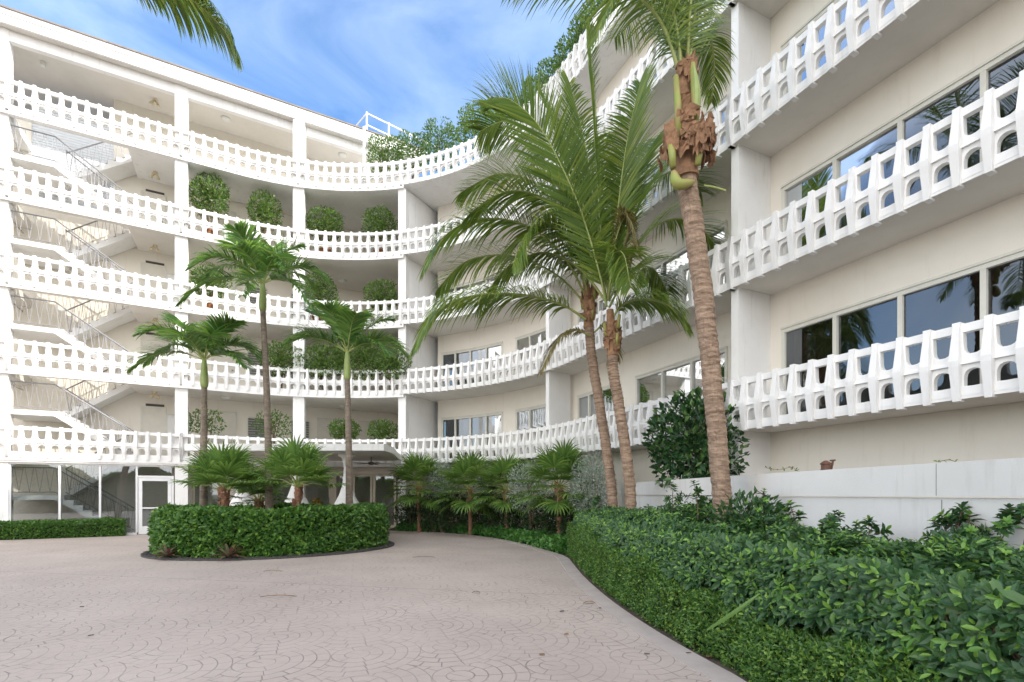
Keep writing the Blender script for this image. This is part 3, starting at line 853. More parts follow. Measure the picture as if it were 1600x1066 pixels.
# ---- hedges along a path: face + top sampled, with a solid dark core for the inner shade
def path_hedge(name, P, inward, depth, hfun, label, mat, L, W, dens, kind=None, fine=False, facefrac=1.0, group=None, z0=0.0, core=True, seed=0, cat='hedge', ends=True):
    P = np.asarray(P, float); seg = np.linalg.norm(np.diff(P, axis=0), axis=1); S = np.concatenate([[0], np.cumsum(seg)]); LT = S[-1]
    T = np.gradient(P, axis=0); T = unit(T); Nn = np.stack([T[:, 1], -T[:, 0]], 1) * inward     # into the bed
    ip = lambda s, A: np.stack([np.interp(s, S, A[:, k]) for k in (0, 1)], 1)
    base = (*P[len(P) // 2], z0)
    H = float(np.mean([hfun(a_) for a_ in np.linspace(0, LT, 20)]))
    def surf(n, which):
        s = RNG.random(n) * LT; h = np.array([hfun(a_) for a_ in s]) if n < 100 else np.interp(s, np.linspace(0, LT, 60), [hfun(a_) for a_ in np.linspace(0, LT, 60)])
        q = ip(s, P); nv = unit(ip(s, Nn)); f = RNG.random(n)
        if which == 'front': off = RNG.random(n) ** 1.5 * .10; z = z0 + f * h; nrm = np.concatenate([-nv, np.full((n, 1), .25)], 1)
        elif which == 'back': off = depth - RNG.random(n) ** 1.5 * .10; z = z0 + f * h; nrm = np.concatenate([nv, np.full((n, 1), .25)], 1)
        else: off = f * depth; z = z0 + h - RNG.random(n) ** 1.5 * .10; nrm = np.concatenate([nv * 0, np.ones((n, 1))], 1)
        # rounded shoulders
        pos = np.concatenate([q + nv * off[:, None], z[:, None]], 1)
        pos += nrm * (0.045 * lump(pos, seed, 4.0) + 0.02 * lump(pos, seed + 2, 11.0))[:, None]
        edge = (which == 'top') * 1.0
        if which != 'top': k = np.clip((z - (z0 + h - .12)) / .12, 0, 1); pos[:, :2] += nv * (k * .06 * (1 if which == 'front' else -1))[:, None]
        else:
            e = np.clip(1 - np.minimum(off, depth - off) / .12, 0, 1); pos[:, 2] -= e * .05
        return pos, unit(nrm)
    m = MB()
    for which, area in (('front', LT * H), ('top', LT * depth), ('back', LT * H * .4)):
        n = int(area * dens); pos, nr = surf(n, which)
        d = unit(nr * .8 + rnd(n) * .9 + np.array([0, 0, .25])); f = unit(nr + rnd(n) * .6 + np.array([0, 0, .5]))
        leaf_arr(m, pos, d, f, L * (.6 + .8 * RNG.random(n)), W * (.6 + .8 * RNG.random(n)), fine)
    if ends:
        for s_, sg in ((0, -1), (LT, 1)):
            n = int(depth * H * dens); q = ip(np.full(n, s_), P); nv = unit(ip(np.full(n, s_), Nn)); tv = ip(np.full(n, s_), T) * sg; h = hfun(s_)
            pos = np.concatenate([q + nv * (RNG.random(n) * depth)[:, None] - tv * (.08 * RNG.random(n))[:, None], (z0 + RNG.random(n) * h)[:, None]], 1)
            nr = np.concatenate([tv, np.full((n, 1), .2)], 1); d = unit(nr + rnd(n) * .9)
            leaf_arr(m, pos, d, unit(nr + rnd(n) * .6 + [0, 0, .5]), L * (.6 + .8 * RNG.random(n)), W * (.6 + .8 * RNG.random(n)), fine)
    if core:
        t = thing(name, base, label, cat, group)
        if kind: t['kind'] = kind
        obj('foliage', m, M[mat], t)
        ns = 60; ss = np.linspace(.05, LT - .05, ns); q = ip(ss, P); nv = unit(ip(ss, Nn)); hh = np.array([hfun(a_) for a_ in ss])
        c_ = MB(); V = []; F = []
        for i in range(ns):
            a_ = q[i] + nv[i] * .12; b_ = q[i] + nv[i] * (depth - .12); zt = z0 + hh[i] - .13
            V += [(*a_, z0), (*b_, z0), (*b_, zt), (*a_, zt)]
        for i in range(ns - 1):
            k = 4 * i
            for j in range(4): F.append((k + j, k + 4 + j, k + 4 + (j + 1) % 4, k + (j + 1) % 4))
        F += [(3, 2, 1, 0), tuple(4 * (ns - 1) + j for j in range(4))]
        c_.add(V, F); obj('branches_or_shade_core', c_, M['twig'], t)  # solid filler, its dark colour stands for shade between the leaves
        return t
    return tag(obj(name, m, M[mat], base=base), label, cat, group, kind)

# ------------------------------------------------------------------ beds and hedges
def sub(P, y0, y1):                       # part of the drive edge between two distances
    return np.array([p for p in ED if y0 <= p[1] <= y1 and p[0] > -4.8])
NI = -NL
edge_near = sub(ED, 1.6, 11.9)
edge_near = np.array([(1.98, 1.2)] + [tuple(p) for p in edge_near]) + np.array([.08, 0])
# front: trimmed small-leaved hedge
def h1(s): return .52 + .05 * math.sin(s * 1.7) + .04 * math.sin(s * 4.1 + 1) + .30 * min(1, max(0, (s - 3) / 5))
path_hedge('trimmed_hedge', edge_near, 1, .55, h1, 'low trimmed hedge of tiny leaves along the right edge of the drive', 'smallleaf', .040, .021, 5200, fine=False, seed=1)
# behind: looser shrubs in whorls of larger leaves
t = thing('ficus_shrub_bed', (2.5, 6.5, 0), 'loose dark green shrubbery between the trimmed hedge and the grey planter wall', 'shrubs')
m = MB(); brc = MB()
segs = []
nC = 5200
ys = 1.5 + RNG.random(nC * 3) * 10.6; 
xe = np.interp(ys, edge_near[:, 1], edge_near[:, 0])
WALLP = np.array([(4.25, 0.5), (4.02, 2.2), (3.85, 3.6), (3.62, 5.0), (3.38, 6.7), (3.18, 8.4), (3.02, 10.5), (2.87, 13.0)])
xw = np.interp(ys, WALLP[:, 1], WALLP[:, 0]) - .2
f = RNG.random(nC * 3); xx = xe + .22 + (xw - xe - .22) * f
p3 = np.stack([xx, ys, 0 * ys], 1)
top = 1.06 + .12 * np.clip((ys - 5) / 4, 0, 1) + .20 * np.clip(1 - np.abs(ys - 7.6) / 1.6, 0, 1) * f - .10 * np.clip((ys - 9.8) / 1.5, 0, 1) + .12 * lump(p3, 3, 2.6) + .08 * lump(p3, 5, 6)
top = top - np.clip(.22 - f, 0, 1) * 1.1 * .6
zc = top - RNG.random(nC * 3) ** 2 * .16
# more clusters close by
keep = (RNG.random(nC * 3) < .46 * np.clip(2.3 / (ys ** .55), .25, 1)) & (lump(p3, 9, 6.5) > -.55)
cc = np.stack([xx, ys, zc], 1)[keep][:nC * 2]
nrmv = unit(np.stack([-(1 - f[keep]) * .9 * (f[keep] < .3), np.full(keep.sum(), -.15), np.full(keep.sum(), 1.0)], 1))[:nC * 2]

# loose shoots also cover the upper part of the face towards the drive
n = 2300; ys = 1.4 + 10 * RNG.random(n) ** 1.5; xe = np.interp(ys, edge_near[:, 1], edge_near[:, 0])
hy = np.interp(ys, [1.4, 3, 6, 11], [.05, .25, .60, .78]); ff = RNG.random(n) ** .8
c2 = np.stack([xe + .02 + .14 * ff + .05 * RNG.random(n), ys, hy + ff * (1.02 - hy)], 1); c2 = c2[lump(c2, 8, 2.6) > -.45 + (1 - ff[:n]) * .5]
N1 = len(cc); cc = np.concatenate([cc, c2]); nrmv = np.concatenate([nrmv, np.repeat(unit(np.array([[-.8, -.45, .45]])), len(c2), 0)])
K = 10; N = len(cc); my = MB()
axis = unit(nrmv + rnd(N) * .5)
rv = unit(np.cross(axis, rnd(N))); rw = np.cross(axis, rv); big = .8 + .5 * RNG.random(N); fresh = RNG.random(N) < .45
for k in range(K):
    th = k * 2.4 + RNG.random(N) * .6; tilt = .35 + .6 * (k / K) + .2 * RNG.random(N)
    d = axis * (1 - tilt)[:, None] * 1.1 + (rv * np.cos(th)[:, None] + rw * np.sin(th)[:, None]) * (.45 + tilt)[:, None] - np.array([0, 0, .10])
    ll = (.062 + .034 * RNG.random(N)) * (.65 if k < 3 else 1) * big
    base_ = cc - axis * (.014 * k)
    nf_ = unit(axis + rnd(N) * .35)
    if k < 3:
        leaf_arr(my, (base_ + unit(d) * .008)[fresh], d[fresh], nf_[fresh], ll[fresh], ll[fresh] * .42, True, .14)
        leaf_arr(m, (base_ + unit(d) * .008)[~fresh], d[~fresh], nf_[~fresh], ll[~fresh], ll[~fresh] * .42, True, .14)
    else: leaf_arr(m, base_ + unit(d) * .01, d, nf_, ll, ll * .42, True, .14)
# taller shoots standing out of the bed, each a small branching spray
for (sx, sy, Y, hgt, lean) in ((1255, 850, 4.9, .40, -.12), (1290, 850, 4.8, .30, .10), (1480, 860, 4.1, .36, .14), (1466, 860, 4.15, .26, .02), (1515, 855, 4.0, .26, .02), (1560, 860, 3.8, .32, .10), (1598, 860, 3.7, .32, .03), (1350, 860, 4.5, .22, .1), (1050, 800, 7.4, .42, .0), (1090, 800, 7.0, .42, -.05), (1180, 812, 6.2, .36, .12), (930, 800, 10.2, .3, 0)):
    shoot = MB(); b0 = at(sx, sy, Y); b1 = b0 + np.array([lean, .02, hgt]); mid_ = (b0 + b1) / 2 + RNG.normal(size=3) * .02
    stem_ = bez([b0 - [0, 0, .3], b0, mid_, b1], 14); shoot.tube(stem_, np.linspace(.007, .003, 14), 5)
    tips = [(stem_[-1], unit((stem_[-1] - stem_[-3])[None])[0])]
    for q in range(5):
        o_ = stem_[5 + q]; ax = unit(np.array([RNG.normal() * .8, RNG.normal() * .8, .8])[None])[0]; e_ = o_ + ax * (.10 + .08 * RNG.random()); shoot.tube([o_, e_], [.003, .002], 4); tips.append((e_, ax))
    obj('shoot', shoot, M['bark'], t)
    for o_, ax in tips:
        for lv in range(3):
            nl = 7; th = lv * 1.1 + np.arange(nl) * 2 * math.pi / nl + RNG.random(nl) * .4
            u_ = unit(np.cross(ax, [.3, .9, .1])[None])[0]; v_ = np.cross(ax, u_)
            d = np.cos(th)[:, None] * u_ + np.sin(th)[:, None] * v_ + ax * (.75 - .3 * lv) + RNG.normal(size=(nl, 3)) * .12
            ll = (.05 + .015 * lv) * (1 + .2 * RNG.normal(size=nl)); leaf_arr(my if lv == 0 and RNG.random() < .5 else m, np.repeat((o_ - ax * .025 * lv)[None], nl, 0), d, unit(np.repeat(ax[None], nl, 0) + rnd(nl) * .3), ll, ll * .42, True, .14)
for k in range(70):
    y_ = 1.8 + RNG.random() * 6; x_ = np.interp(y_, edge_near[:, 1], edge_near[:, 0]) + .3
    p_ = np.array([x_, y_, .2]); brc.tube([p_, p_ + [.05 * RNG.normal(), .1 * RNG.normal(), .35], p_ + [-.12, .15 * RNG.normal(), .68]], [.012, .008, .004], 5)
obj('young_leaves', my, M['young'], t)
obj('foliage', m, M['ficus'], t); obj('branches_or_shade_core', brc, M['bark'], t)
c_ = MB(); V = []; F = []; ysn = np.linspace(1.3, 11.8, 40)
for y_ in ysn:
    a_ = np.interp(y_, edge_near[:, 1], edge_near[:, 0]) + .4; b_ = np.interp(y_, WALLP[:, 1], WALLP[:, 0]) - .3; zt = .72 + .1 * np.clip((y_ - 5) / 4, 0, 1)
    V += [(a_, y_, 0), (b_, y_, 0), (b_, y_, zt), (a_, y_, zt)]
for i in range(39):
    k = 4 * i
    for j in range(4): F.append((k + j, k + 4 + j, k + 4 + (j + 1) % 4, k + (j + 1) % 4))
c_.add(V, F + [(3, 2, 1, 0), (156, 157, 158, 159)]); obj('shade_core', c_, M['twig'], t)  # dark block under the shrubs, deep shade put into its colour

# low ground cover from the hedge to the lobby
gp = np.array([p for p in ED if 11.9 < p[1] < 19.7 and p[0] > -4.85]) + np.array([.05, .03])
path_hedge('ground_cover', gp, 1, .85, lambda s: .27 + .03 * math.sin(3 * s), 'bright green ground cover of broad leaves edging the curved drive', 'cover', .13, .08, 620, kind='stuff', fine=True, seed=4, core=False, cat='ground cover')

# hedge in front of the stair hall glass
a_ = U(-3.6, -.62); b_ = U(3.05, -.36)
hp = np.array([a_ + (b_ - a_) * k / 20 for k in range(21)])
path_hedge('trimmed_hedge', hp, -1, .5, lambda s: .56, 'low clipped hedge in front of the tall stair hall windows', 'hedge', .075, .042, 1500, seed=6)

# round island planter
IC = np.array([-6.22, 13.4]); ia = 2.85; ib = 2.3
def ell(th, k=1.0): q = D0 * math.cos(th) * ia * k - IN0 * math.sin(th) * ib * k; return IC + q
isl = np.array([ell(2 * math.pi * k / 72) for k in range(73)])
m = MB(); m.prism([tuple(ell(2 * math.pi * k / 72, 1.06)) for k in range(72)], 0.0, .045)
tag(obj('planting_island', m, M['mulch']), kind='structure')
# pebbles along its rim
peb = MB(); c = []
for k in range(900):
    th = RNG.random() * 2 * math.pi; q = ell(th, .97 + .08 * RNG.random()); s = .018 + .02 * RNG.random()
    peb.box((q[0], q[1], .05), (s * 1.6, s, s * .7), RNG.random() * 3)
tag(obj('mulch', peb, M['mulch'], base=(IC[0], IC[1], 0)), 'ring of dark mulch chips around the island hedge', 'mulch', kind='stuff')
isl_h = np.array([ell(2 * math.pi * k / 96, .97) for k in range(97)])
path_hedge('island_hedge', isl_h, -1, .8, lambda s: 1.05 + .025 * math.sin(s * 2.1) + .02 * math.sin(s * 5.3), 'thick round clipped hedge enclosing the palm island', 'hedge', .115, .068, 1000, fine=True, seed=9, ends=False)
def bromeliad(p, r, label, group):
    t = thing('bromeliad', p, label, 'plant', group); m = MB()
    n = 26; th = np.arange(n) * 2.4; el = .25 + .95 * np.arange(n) / n
    d0 = np.stack([np.cos(th) * np.cos(el), np.sin(th) * np.cos(el), np.sin(el)], 1)
    for k in range(n):
        pts = []; W = []
        for q in np.linspace(0, 1, 6):
            pts.append(np.array(p) + d0[k] * r * q + np.array([0, 0, -.35 * r * q * q * math.cos(el[k])]) + [0, 0, .05]); W.append(.028 * math.sin(math.pi * (.15 + .8 * (1 - q))) + .003)
        sd = np.array([-math.sin(th[k]), math.cos(th[k]), 0]); V = []
        for q, w in zip(pts, W): V += [q - sd * w, q + [0, 0, -.01], q + sd * w]
        F = []
        for i in range(5): b = 3 * i; F += [(b, b + 1, b + 4, b + 3), (b + 1, b + 2, b + 5, b + 4)]
        m.add(V, F)
    obj('leaves', m, M['brom'], t)
def rim(px):
    c_ = [ell(a_, 1.03) for a_ in np.linspace(0, 2 * math.pi, 720)]
    return min((q for q in c_ if q[1] < IC[1] + (q[0] - IC[0]) * .5), key=lambda q: abs(800 + FPX * q[0] / q[1] - px))
g_ = rim(358); bromeliad((g_[0], g_[1], .04), .42, 'large reddish bromeliad at the front foot of the island hedge', 'bromeliads at the foot of the island hedge')
g_ = rim(262); bromeliad((g_[0], g_[1], .04), .34, 'dark bronze bromeliad at the left foot of the island hedge', 'bromeliads at the foot of the island hedge')

# ------------------------------------------------------------------ palms
def frond(ml, mr, ctrl, nl=70, Lmax=.75, w=.032, droop=.5, vee=.25, fwd=.6, start=.14, rr=.022, updir=(0, 0, 1), jit=.08, segs=5, curl=None):
    """rachis along ctrl with two rows of leaflets"""
    K = 60; P = bez(ctrl, K); T = unit(np.gradient(P, axis=0))
    mr.tube(P, np.linspace(rr, rr * .18, K), 6)
    up = np.array(updir, float)
    s = np.linspace(start, .995, nl)
    for side in (-1, 1):
        ss = s + RNG.normal(size=nl) * .003
        idx = np.clip(ss * (K - 1), 0, K - 1.001); i0 = idx.astype(int); fr = (idx - i0)[:, None]
        o = P[i0] * (1 - fr) + P[i0 + 1] * fr; tn = unit(T[i0] * (1 - fr) + T[i0 + 1] * fr)
        sd = unit(np.cross(tn, up)) * side; nu = unit(np.cross(sd, tn)) * side
        nu = np.where((nu @ up)[:, None] < 0, -nu, nu)
        x = (ss - start) / (1 - start)
        ln = Lmax * (.45 + 1.6 * x) / (.45 + 1.6 * .35) * np.clip((1.02 - x) / .62, .1, 1) ** .75
        ln = np.minimum(ln, Lmax) * (1 + RNG.normal(size=nl) * .06)
        fw = (fwd + .7 * x ** 2)[:, None]
        d = unit(sd * 1.0 + tn * fw + nu * vee + RNG.normal(size=(nl, 3)) * jit)
        dr = droop * (1 + RNG.normal(size=nl) * .18)
        qs = np.linspace(0, 1, segs + 1); V = []
        cur = o.copy(); dd = d.copy()
        wv = unit(np.cross(dd, nu))
        for q in qs:
            wid = w * .5 * (math.sin(math.pi * min(1, .22 + q * .8)) ** .8) * (1 if q < .999 else .05)
            wv = unit(np.cross(dd, nu * .8 + sd * .5))
            V += [cur - wv * wid, cur + wv * wid]
            dd = unit(dd + np.array([0, 0, -1]) * (dr * 2.0 / segs)[:, None] * (.35 + q))
            cur = cur + dd * (ln / segs)[:, None]
        V = np.stack(V, 1)
        ml.arr(V, [(2 * i, 2 * i + 1, 2 * i + 3, 2 * i + 2) for i in range(segs)])

def trunk(m, ctrl, r0, r1, rings, n=22, bulge=.04, rough=.02, flare=1.35):
    K = rings * 4; P = bez(ctrl, K); q = np.linspace(0, 1, K); r = r0 + (r1 - r0) * q
    r *= 1 + (flare - 1) * np.exp(-q * 9)
    ph = (q * rings + .12 * np.sin(q * 37)) % 1.0
    r *= 1 + bulge * (1 - ph) ** 1.5 - bulge * .4
    tan = unit(np.gradient(P, axis=0)); V = []
    for i in range(K):
        a_ = np.cross(tan[i], [0, 1, 0]); a_ /= np.linalg.norm(a_); b_ = np.cross(a_, tan[i]); th = np.arange(n) * 2 * math.pi / n
        rj = r[i] * (1 + rough * np.sin(th * 3 + q[i] * 40) + RNG.normal(size=n) * rough * .7)
        wob = .012 * np.sin(th * 2 + q[i] * 23)[:, None] * tan[i]
        V.append(P[i] + wob + rj[:, None] * (np.cos(th)[:, None] * a_ + np.sin(th)[:, None] * b_))
    F = []
    for i in range(K - 1):
        for j in range(n): F.append((i * n + j, i * n + (j + 1) % n, (i + 1) * n + (j + 1) % n, (i + 1) * n + j))
    m.add(np.concatenate(V), F)

def px_ctrl(lst, Y0, Y1):
    k = len(lst) - 1
    return [at(x, y, Y0 + (Y1 - Y0) * i / k) for i, (x, y) in enumerate(lst)]
def fibre_wrap(m, c, r, h, n=26, seed=0):
    """ragged sheets of fibre round the head of the trunk"""
    for k in range(n):
        th = RNG.random() * 2 * math.pi; z = -h / 2 + h * RNG.random(); w = .05 + .09 * RNG.random(); hh = .09 + .16 * RNG.random(); V = []; F = []
        for i in range(5):
            for j in range(5):
                a_ = th + (j / 4 - .5) * w / r * 1.4; zz = z + hh * (i / 4)
                rr = r * (1 + .18 * math.sin(3 * a_ + k)) + .06 * (i / 4) * RNG.random() + .02 * RNG.random()
                V.append((c[0] + rr * math.cos(a_), c[1] + rr * math.sin(a_), c[2] + zz + .03 * RNG.normal()))
        for i in range(4):
            for j in range(4): F.append((i * 5 + j, i * 5 + j + 1, (i + 1) * 5 + j + 1, (i + 1) * 5 + j))
        m.add(V, F)

# tall coconut palm on the right
Y3 = 6.85; t = thing('coconut_palm', (*(at(1132, 800, Y3)[:2]), 0), 'thickest coconut palm, with shaggy brown fibre below its crown, nearest the camera', 'palm tree', 'tall coconut palms in the shrub bed')
b0 = at(1134, 850, Y3); b0[2] = 0
m = MB(); trunk(m, [b0, at(1128, 780, Y3), at(1113, 600, Y3), at(1096, 440, Y3), at(1072, 275, Y3)], .122, .130, 46, bulge=.09, rough=.035, flare=1.15); obj('trunk', m, M['cocotrunk'], t)
hub = at(1070, 215, Y3)
m = MB(); m.tube(bez([at(1072, 280, Y3), at(1070, 225, Y3), at(1070, 160, Y3), at(1068, 105, Y3)], 12), np.linspace(.17, .10, 12), 14); obj('crown_stem', m, M['fibre'], t)
m = MB(); fibre_wrap(m, at(1073, 236, Y3), .25, .5, 40); fibre_wrap(m, at(1073, 240, Y3), .31, .34, 30); fibre_wrap(m, at(1071, 150, Y3), .13, .5, 16); obj('fibre', m, M['fibre'], t)
for (x0, y0, x1, y1, w) in ((1052, 262, 1046, 222, .05), (1090, 258, 1092, 232, .045), (1060, 215, 1056, 120, .05), (1087, 215, 1082, 100, .05)):
    m = MB(); a_ = at(x0, y0, Y3 - .20); b_ = at(x1, y1, Y3 - .16); m.tube([a_, (a_ + b_) / 2 + [0, -.03, 0], b_], [w * .9, w, w * .75], 8); obj('leaf_base', m, M['boot'], t, smooth=True)
m = MB(); a_ = at(1085, 205, Y3 - .17); b_ = at(1084, 100, Y3 - .2); m.tube(bez([a_, (a_ + b_) / 2 + [.02, -.03, 0], b_], 10), [.03, .04, .05, .055, .058, .055, .048, .035, .02, .005], 10); obj('flower_spathe', m, M['crownshaft'], t)
m = MB(); a_ = at(1062, 298, Y3 - .10); m.tube(bez([at(1052, 268, Y3 - .19), at(1060, 288, Y3 - .21), at(1085, 284, Y3 - .18)], 8), [.03, .05, .065, .07, .068, .06, .045, .02], 16); obj('leaf_base', m, M['boot'], t, smooth=True)
m = MB(); m.tube(bez([at(1100, 290, Y3 - .05), at(1118, 293, Y3 - .1), at(1134, 298, Y3 - .12)], 6), .012, 6); obj('flower_stalk', m, M['petiole'], t)
ml, mr = MB(), MB()
for lst, ya, yb, kw in (
    ([(1066, 120), (1050, 10), (1010, -40), (965, -10), (925, 70)], Y3, Y3 - .6, dict(droop=.9, Lmax=.75)),
    ([(1068, 115), (1062, 0), (1050, -150), (1040, -260)], Y3, Y3 + .6, dict(droop=.4)),
    ([(1074, 110), (1080, 0), (1105, -130), (1150, -240)], Y3, Y3 - .6, dict(droop=.5)),
    ([(1076, 112), (1086, 20), (1100, -60), (1125, -110)], Y3, Y3 - .3, dict(droop=.4)),
    ([(1064, 125), (1030, 30), (960, -30), (880, -60), (800, -40)], Y3, Y3 - .6, dict(droop=.7)),
    ([(1080, 120), (1098, 60), (1108, 50), (1116, 100), (1112, 160)], Y3, Y3 + 1.2, dict(droop=.8, Lmax=.45)),
    ([(1070, 110), (1090, -60), (1160, -200), (1250, -260)], Y3, Y3 + 1.0, dict(droop=.5)),
    ([(1066, 118), (1040, 20), (1000, 20), (960, 60)], Y3, Y3 + 2.0, dict(droop=.85, Lmax=.7)),
    ([(1068, 118), (1020, -60), (940, -160), (840, -200)], Y3, Y3 + 1.5, dict(droop=.5))):
    frond(ml, mr, px_ctrl(lst, ya, yb), nl=85, w=.022, rr=.026, start=.12, **{**dict(Lmax=.85), **kw})
obj('fronds', ml, M['coco'], t); obj('frond_stems', mr, M['petiole'], t, smooth=True)

# two slimmer coconut palms
def coco(base_px, ctrl, Y, r0, r1, label, fr, dry=()):
    b = at(base_px, 800, Y); b[2] = 0
    t = thing('coconut_palm', (b[0], b[1], 0), label, 'palm tree', 'tall coconut palms in the shrub bed')
    m = MB(); trunk(m, [b] + [at(x, y, Y) for x, y in ctrl], r0, r1, 40, bulge=.13, rough=.03, flare=1.2); obj('trunk', m, M['cocotrunk'], t)
    x, y = ctrl[-1]; h = at(x, y, Y)
    m = MB(); m.tube(bez([h - [0, 0, .1], h + [-.02, 0, .35], h + [-.05, 0, .8]], 8), np.linspace(r1 * 1.15, r1 * .7, 8), 12); fibre_wrap(m, h + [0, 0, .2], r1 * 1.35, .5, 20); obj('fibre', m, M['fibre'], t)
    for k in range(5):
        th = k * 2.2 - 1.2; q = h + np.array([math.cos(th) * r1 * 1.2, math.sin(th) * r1 * 1.2, .05 + .12 * k]); m = MB()
        m.tube([q, q + [math.cos(th) * .05, math.sin(th) * .05, .25]], [.045, .03], 7); obj('leaf_base', m, M['boot'], t, smooth=True)
    ml, mr = MB(), MB()
    for lst, ya, yb, kw in fr: kw = dict(Lmax=.85, droop=.6) | kw; kw['Lmax'] *= 1.25; kw['droop'] *= .8; kw.setdefault('w', .029); frond(ml, mr, px_ctrl(lst, ya, yb), nl=125, rr=.026, **kw)
    obj('fronds', ml, M['coco'], t); obj('frond_stems', mr, M['petiole'], t, smooth=True)
    if dry:
        ml, mr = MB(), MB()
        for lst, ya, yb, kw in dry: frond(ml, mr, px_ctrl(lst, ya, yb), nl=60, w=.026, rr=.022, **{**dict(Lmax=.6, droop=1.0), **kw})
        d = obj('dry_fronds', ml, M['drycoco'], t); d['label'] = 'yellowing fronds hanging low'
        obj('frond_stems', mr, M['petiole'], t, smooth=True)
coco(988, [(984, 760), (968, 640), (958, 580), (957, 548)], 9.8, .108, .10, 'right one of the leaning pair of coconut palms, with a big bright upright frond', [
    ([(948, 480), (938, 433), (913, 346), (882, 270), (842, 197), (800, 158), (768, 152)], 9.7, 8.9, dict(droop=.14, Lmax=.95, w=.036, vee=.1, jit=.03, updir=(.3, -.9, .3))),
    ([(946, 470), (935, 300), (926, 160), (922, 40)], 9.8, 9.9, dict(droop=.12, Lmax=.5, fwd=1.5)),
    ([(950, 460), (965, 330), (980, 220), (1000, 130)], 9.8, 10.4, dict(droop=.3, Lmax=.8, fwd=.9)),
    ([(952, 460), (985, 350), (1020, 285), (1062, 270), (1095, 300)], 9.8, 10.6, dict(droop=.55)),
    ([(952, 470), (985, 400), (1030, 350), (1080, 345), (1120, 385)], 9.8, 10.3, dict(droop=.6, Lmax=.7)),
    ([(955, 500), (975, 475), (1010, 468), (1045, 478), (1068, 505)], 9.8, 9.3, dict(droop=.9, Lmax=.65)),
    ([(946, 460), (915, 330), (860, 240), (800, 190), (750, 205)], 9.8, 10.6, dict(droop=.5, updir=(.2, .6, .8))),
    ([(950, 455), (930, 330), (915, 230), (890, 130)], 9.8, 10.9, dict(droop=.3, Lmax=.8, fwd=.9)),
    ([(950, 460), (975, 330), (1010, 240), (1050, 200)], 9.8, 11.4, dict(droop=.45)),
    ([(948, 465), (905, 360), (850, 310), (790, 300), (735, 335)], 9.8, 9.4, dict(droop=.65)),
    ([(950, 470), (960, 400), (975, 400), (985, 450)], 9.8, 8.8, dict(droop=.9, Lmax=.6)),
    ([(946, 470), (905, 420), (850, 395), (790, 420), (750, 475)], 9.8, 10.4, dict(droop=.8)),
    ([(952, 480), (985, 425), (1020, 420), (1045, 460)], 9.8, 10.8, dict(droop=.8, Lmax=.7)),
    ([(948, 470), (930, 380), (895, 310), (840, 250)], 9.8, 11.2, dict(droop=.5))],
    dry=[([(950, 440), (965, 360), (975, 330), (985, 360), (982, 420)], 9.75, 9.4, dict(Lmax=.35)), ([(948, 430), (970, 350), (985, 345), (1000, 400)], 9.75, 9.3, dict(Lmax=.3))])
coco(962, [(955, 760), (938, 640), (925, 560), (920, 505)], 10.3, .102, .095, 'coconut palm with long fronds drooping far to the left, left one of the leaning pair', [
    ([(918, 470), (880, 400), (820, 352), (750, 342), (700, 365), (668, 415)], 10.3, 9.6, dict(droop=.85, Lmax=.85)),
    ([(916, 500), (875, 475), (810, 460), (740, 462), (690, 482), (652, 540)], 10.2, 9.3, dict(droop=1.0, Lmax=.9)),
    ([(918, 470), (890, 360), (840, 290), (780, 272), (722, 300)], 10.3, 10.6, dict(droop=.7)),
    ([(920, 460), (905, 340), (885, 240), (850, 160)], 10.3, 11.0, dict(droop=.4)),
    ([(918, 480), (870, 430), (800, 400), (730, 408), (685, 450)], 10.3, 10.9, dict(droop=.8)),
    ([(922, 465), (940, 360), (970, 300), (1010, 290)], 10.3, 11.2, dict(droop=.6)),
    ([(920, 470), (900, 390), (860, 350), (820, 370), (800, 420)], 10.3, 9.2, dict(droop=.9, Lmax=.75))],
    dry=[([(922, 525), (895, 515), (868, 535), (845, 580)], 10.2, 9.8, dict(Lmax=.45)), ([(928, 520), (950, 505), (960, 540), (955, 580)], 10.3, 10.0, dict(Lmax=.35))])

_bed = MB(); _bed.lathe((-9.6, 4.6, 0), [(.85, 0), (.85, .03)], 32)
# palm beyond the left edge of the view; the tip of one frond hangs in
tag(obj('planting_bed', _bed, M['mulch'], base=(-9.6, 4.6, 0)), kind='structure')
t = thing('coconut_palm', (-9.6, 4.6, 0), 'coconut palm out of view whose dark frond tip hangs into the sky at top left', 'palm tree')
h = np.array([-7.0, 5.2, 9.3])
m = MB(); trunk(m, [(-9.6, 4.6, 0), (-9.2, 4.7, 3), (-8.3, 5.0, 6.3), tuple(h)], .15, .12, 40, bulge=.08); obj('trunk', m, M['cocotrunk'], t)
ml, mr = MB(), MB()
frond(ml, mr, [h, h + [1.2, .1, .35], at(170, -70, 5.5), at(235, -30, 5.6), at(300, 0, 5.8), at(345, 40, 5.9), at(366, 78, 5.95)], nl=150, Lmax=.50, w=.024, droop=1.1, rr=.022, start=.3)
for k in range(7):
    th = math.pi * .75 + k * .40; d = np.array([math.cos(th), math.sin(th), 0]); e = .9 - .25 * (k % 3)
    frond(ml, mr, [h, h + d * 1.0 + [0, 0, e], h + d * 2.1 + [0, 0, e * .9], h + d * 3.0 + [0, 0, e * .9 - 1.0]], nl=60, Lmax=.8, w=.04, droop=.7, rr=.03)
obj('fronds', ml, M['coco'], t); obj('frond_stems', mr, M['petiole'], t)

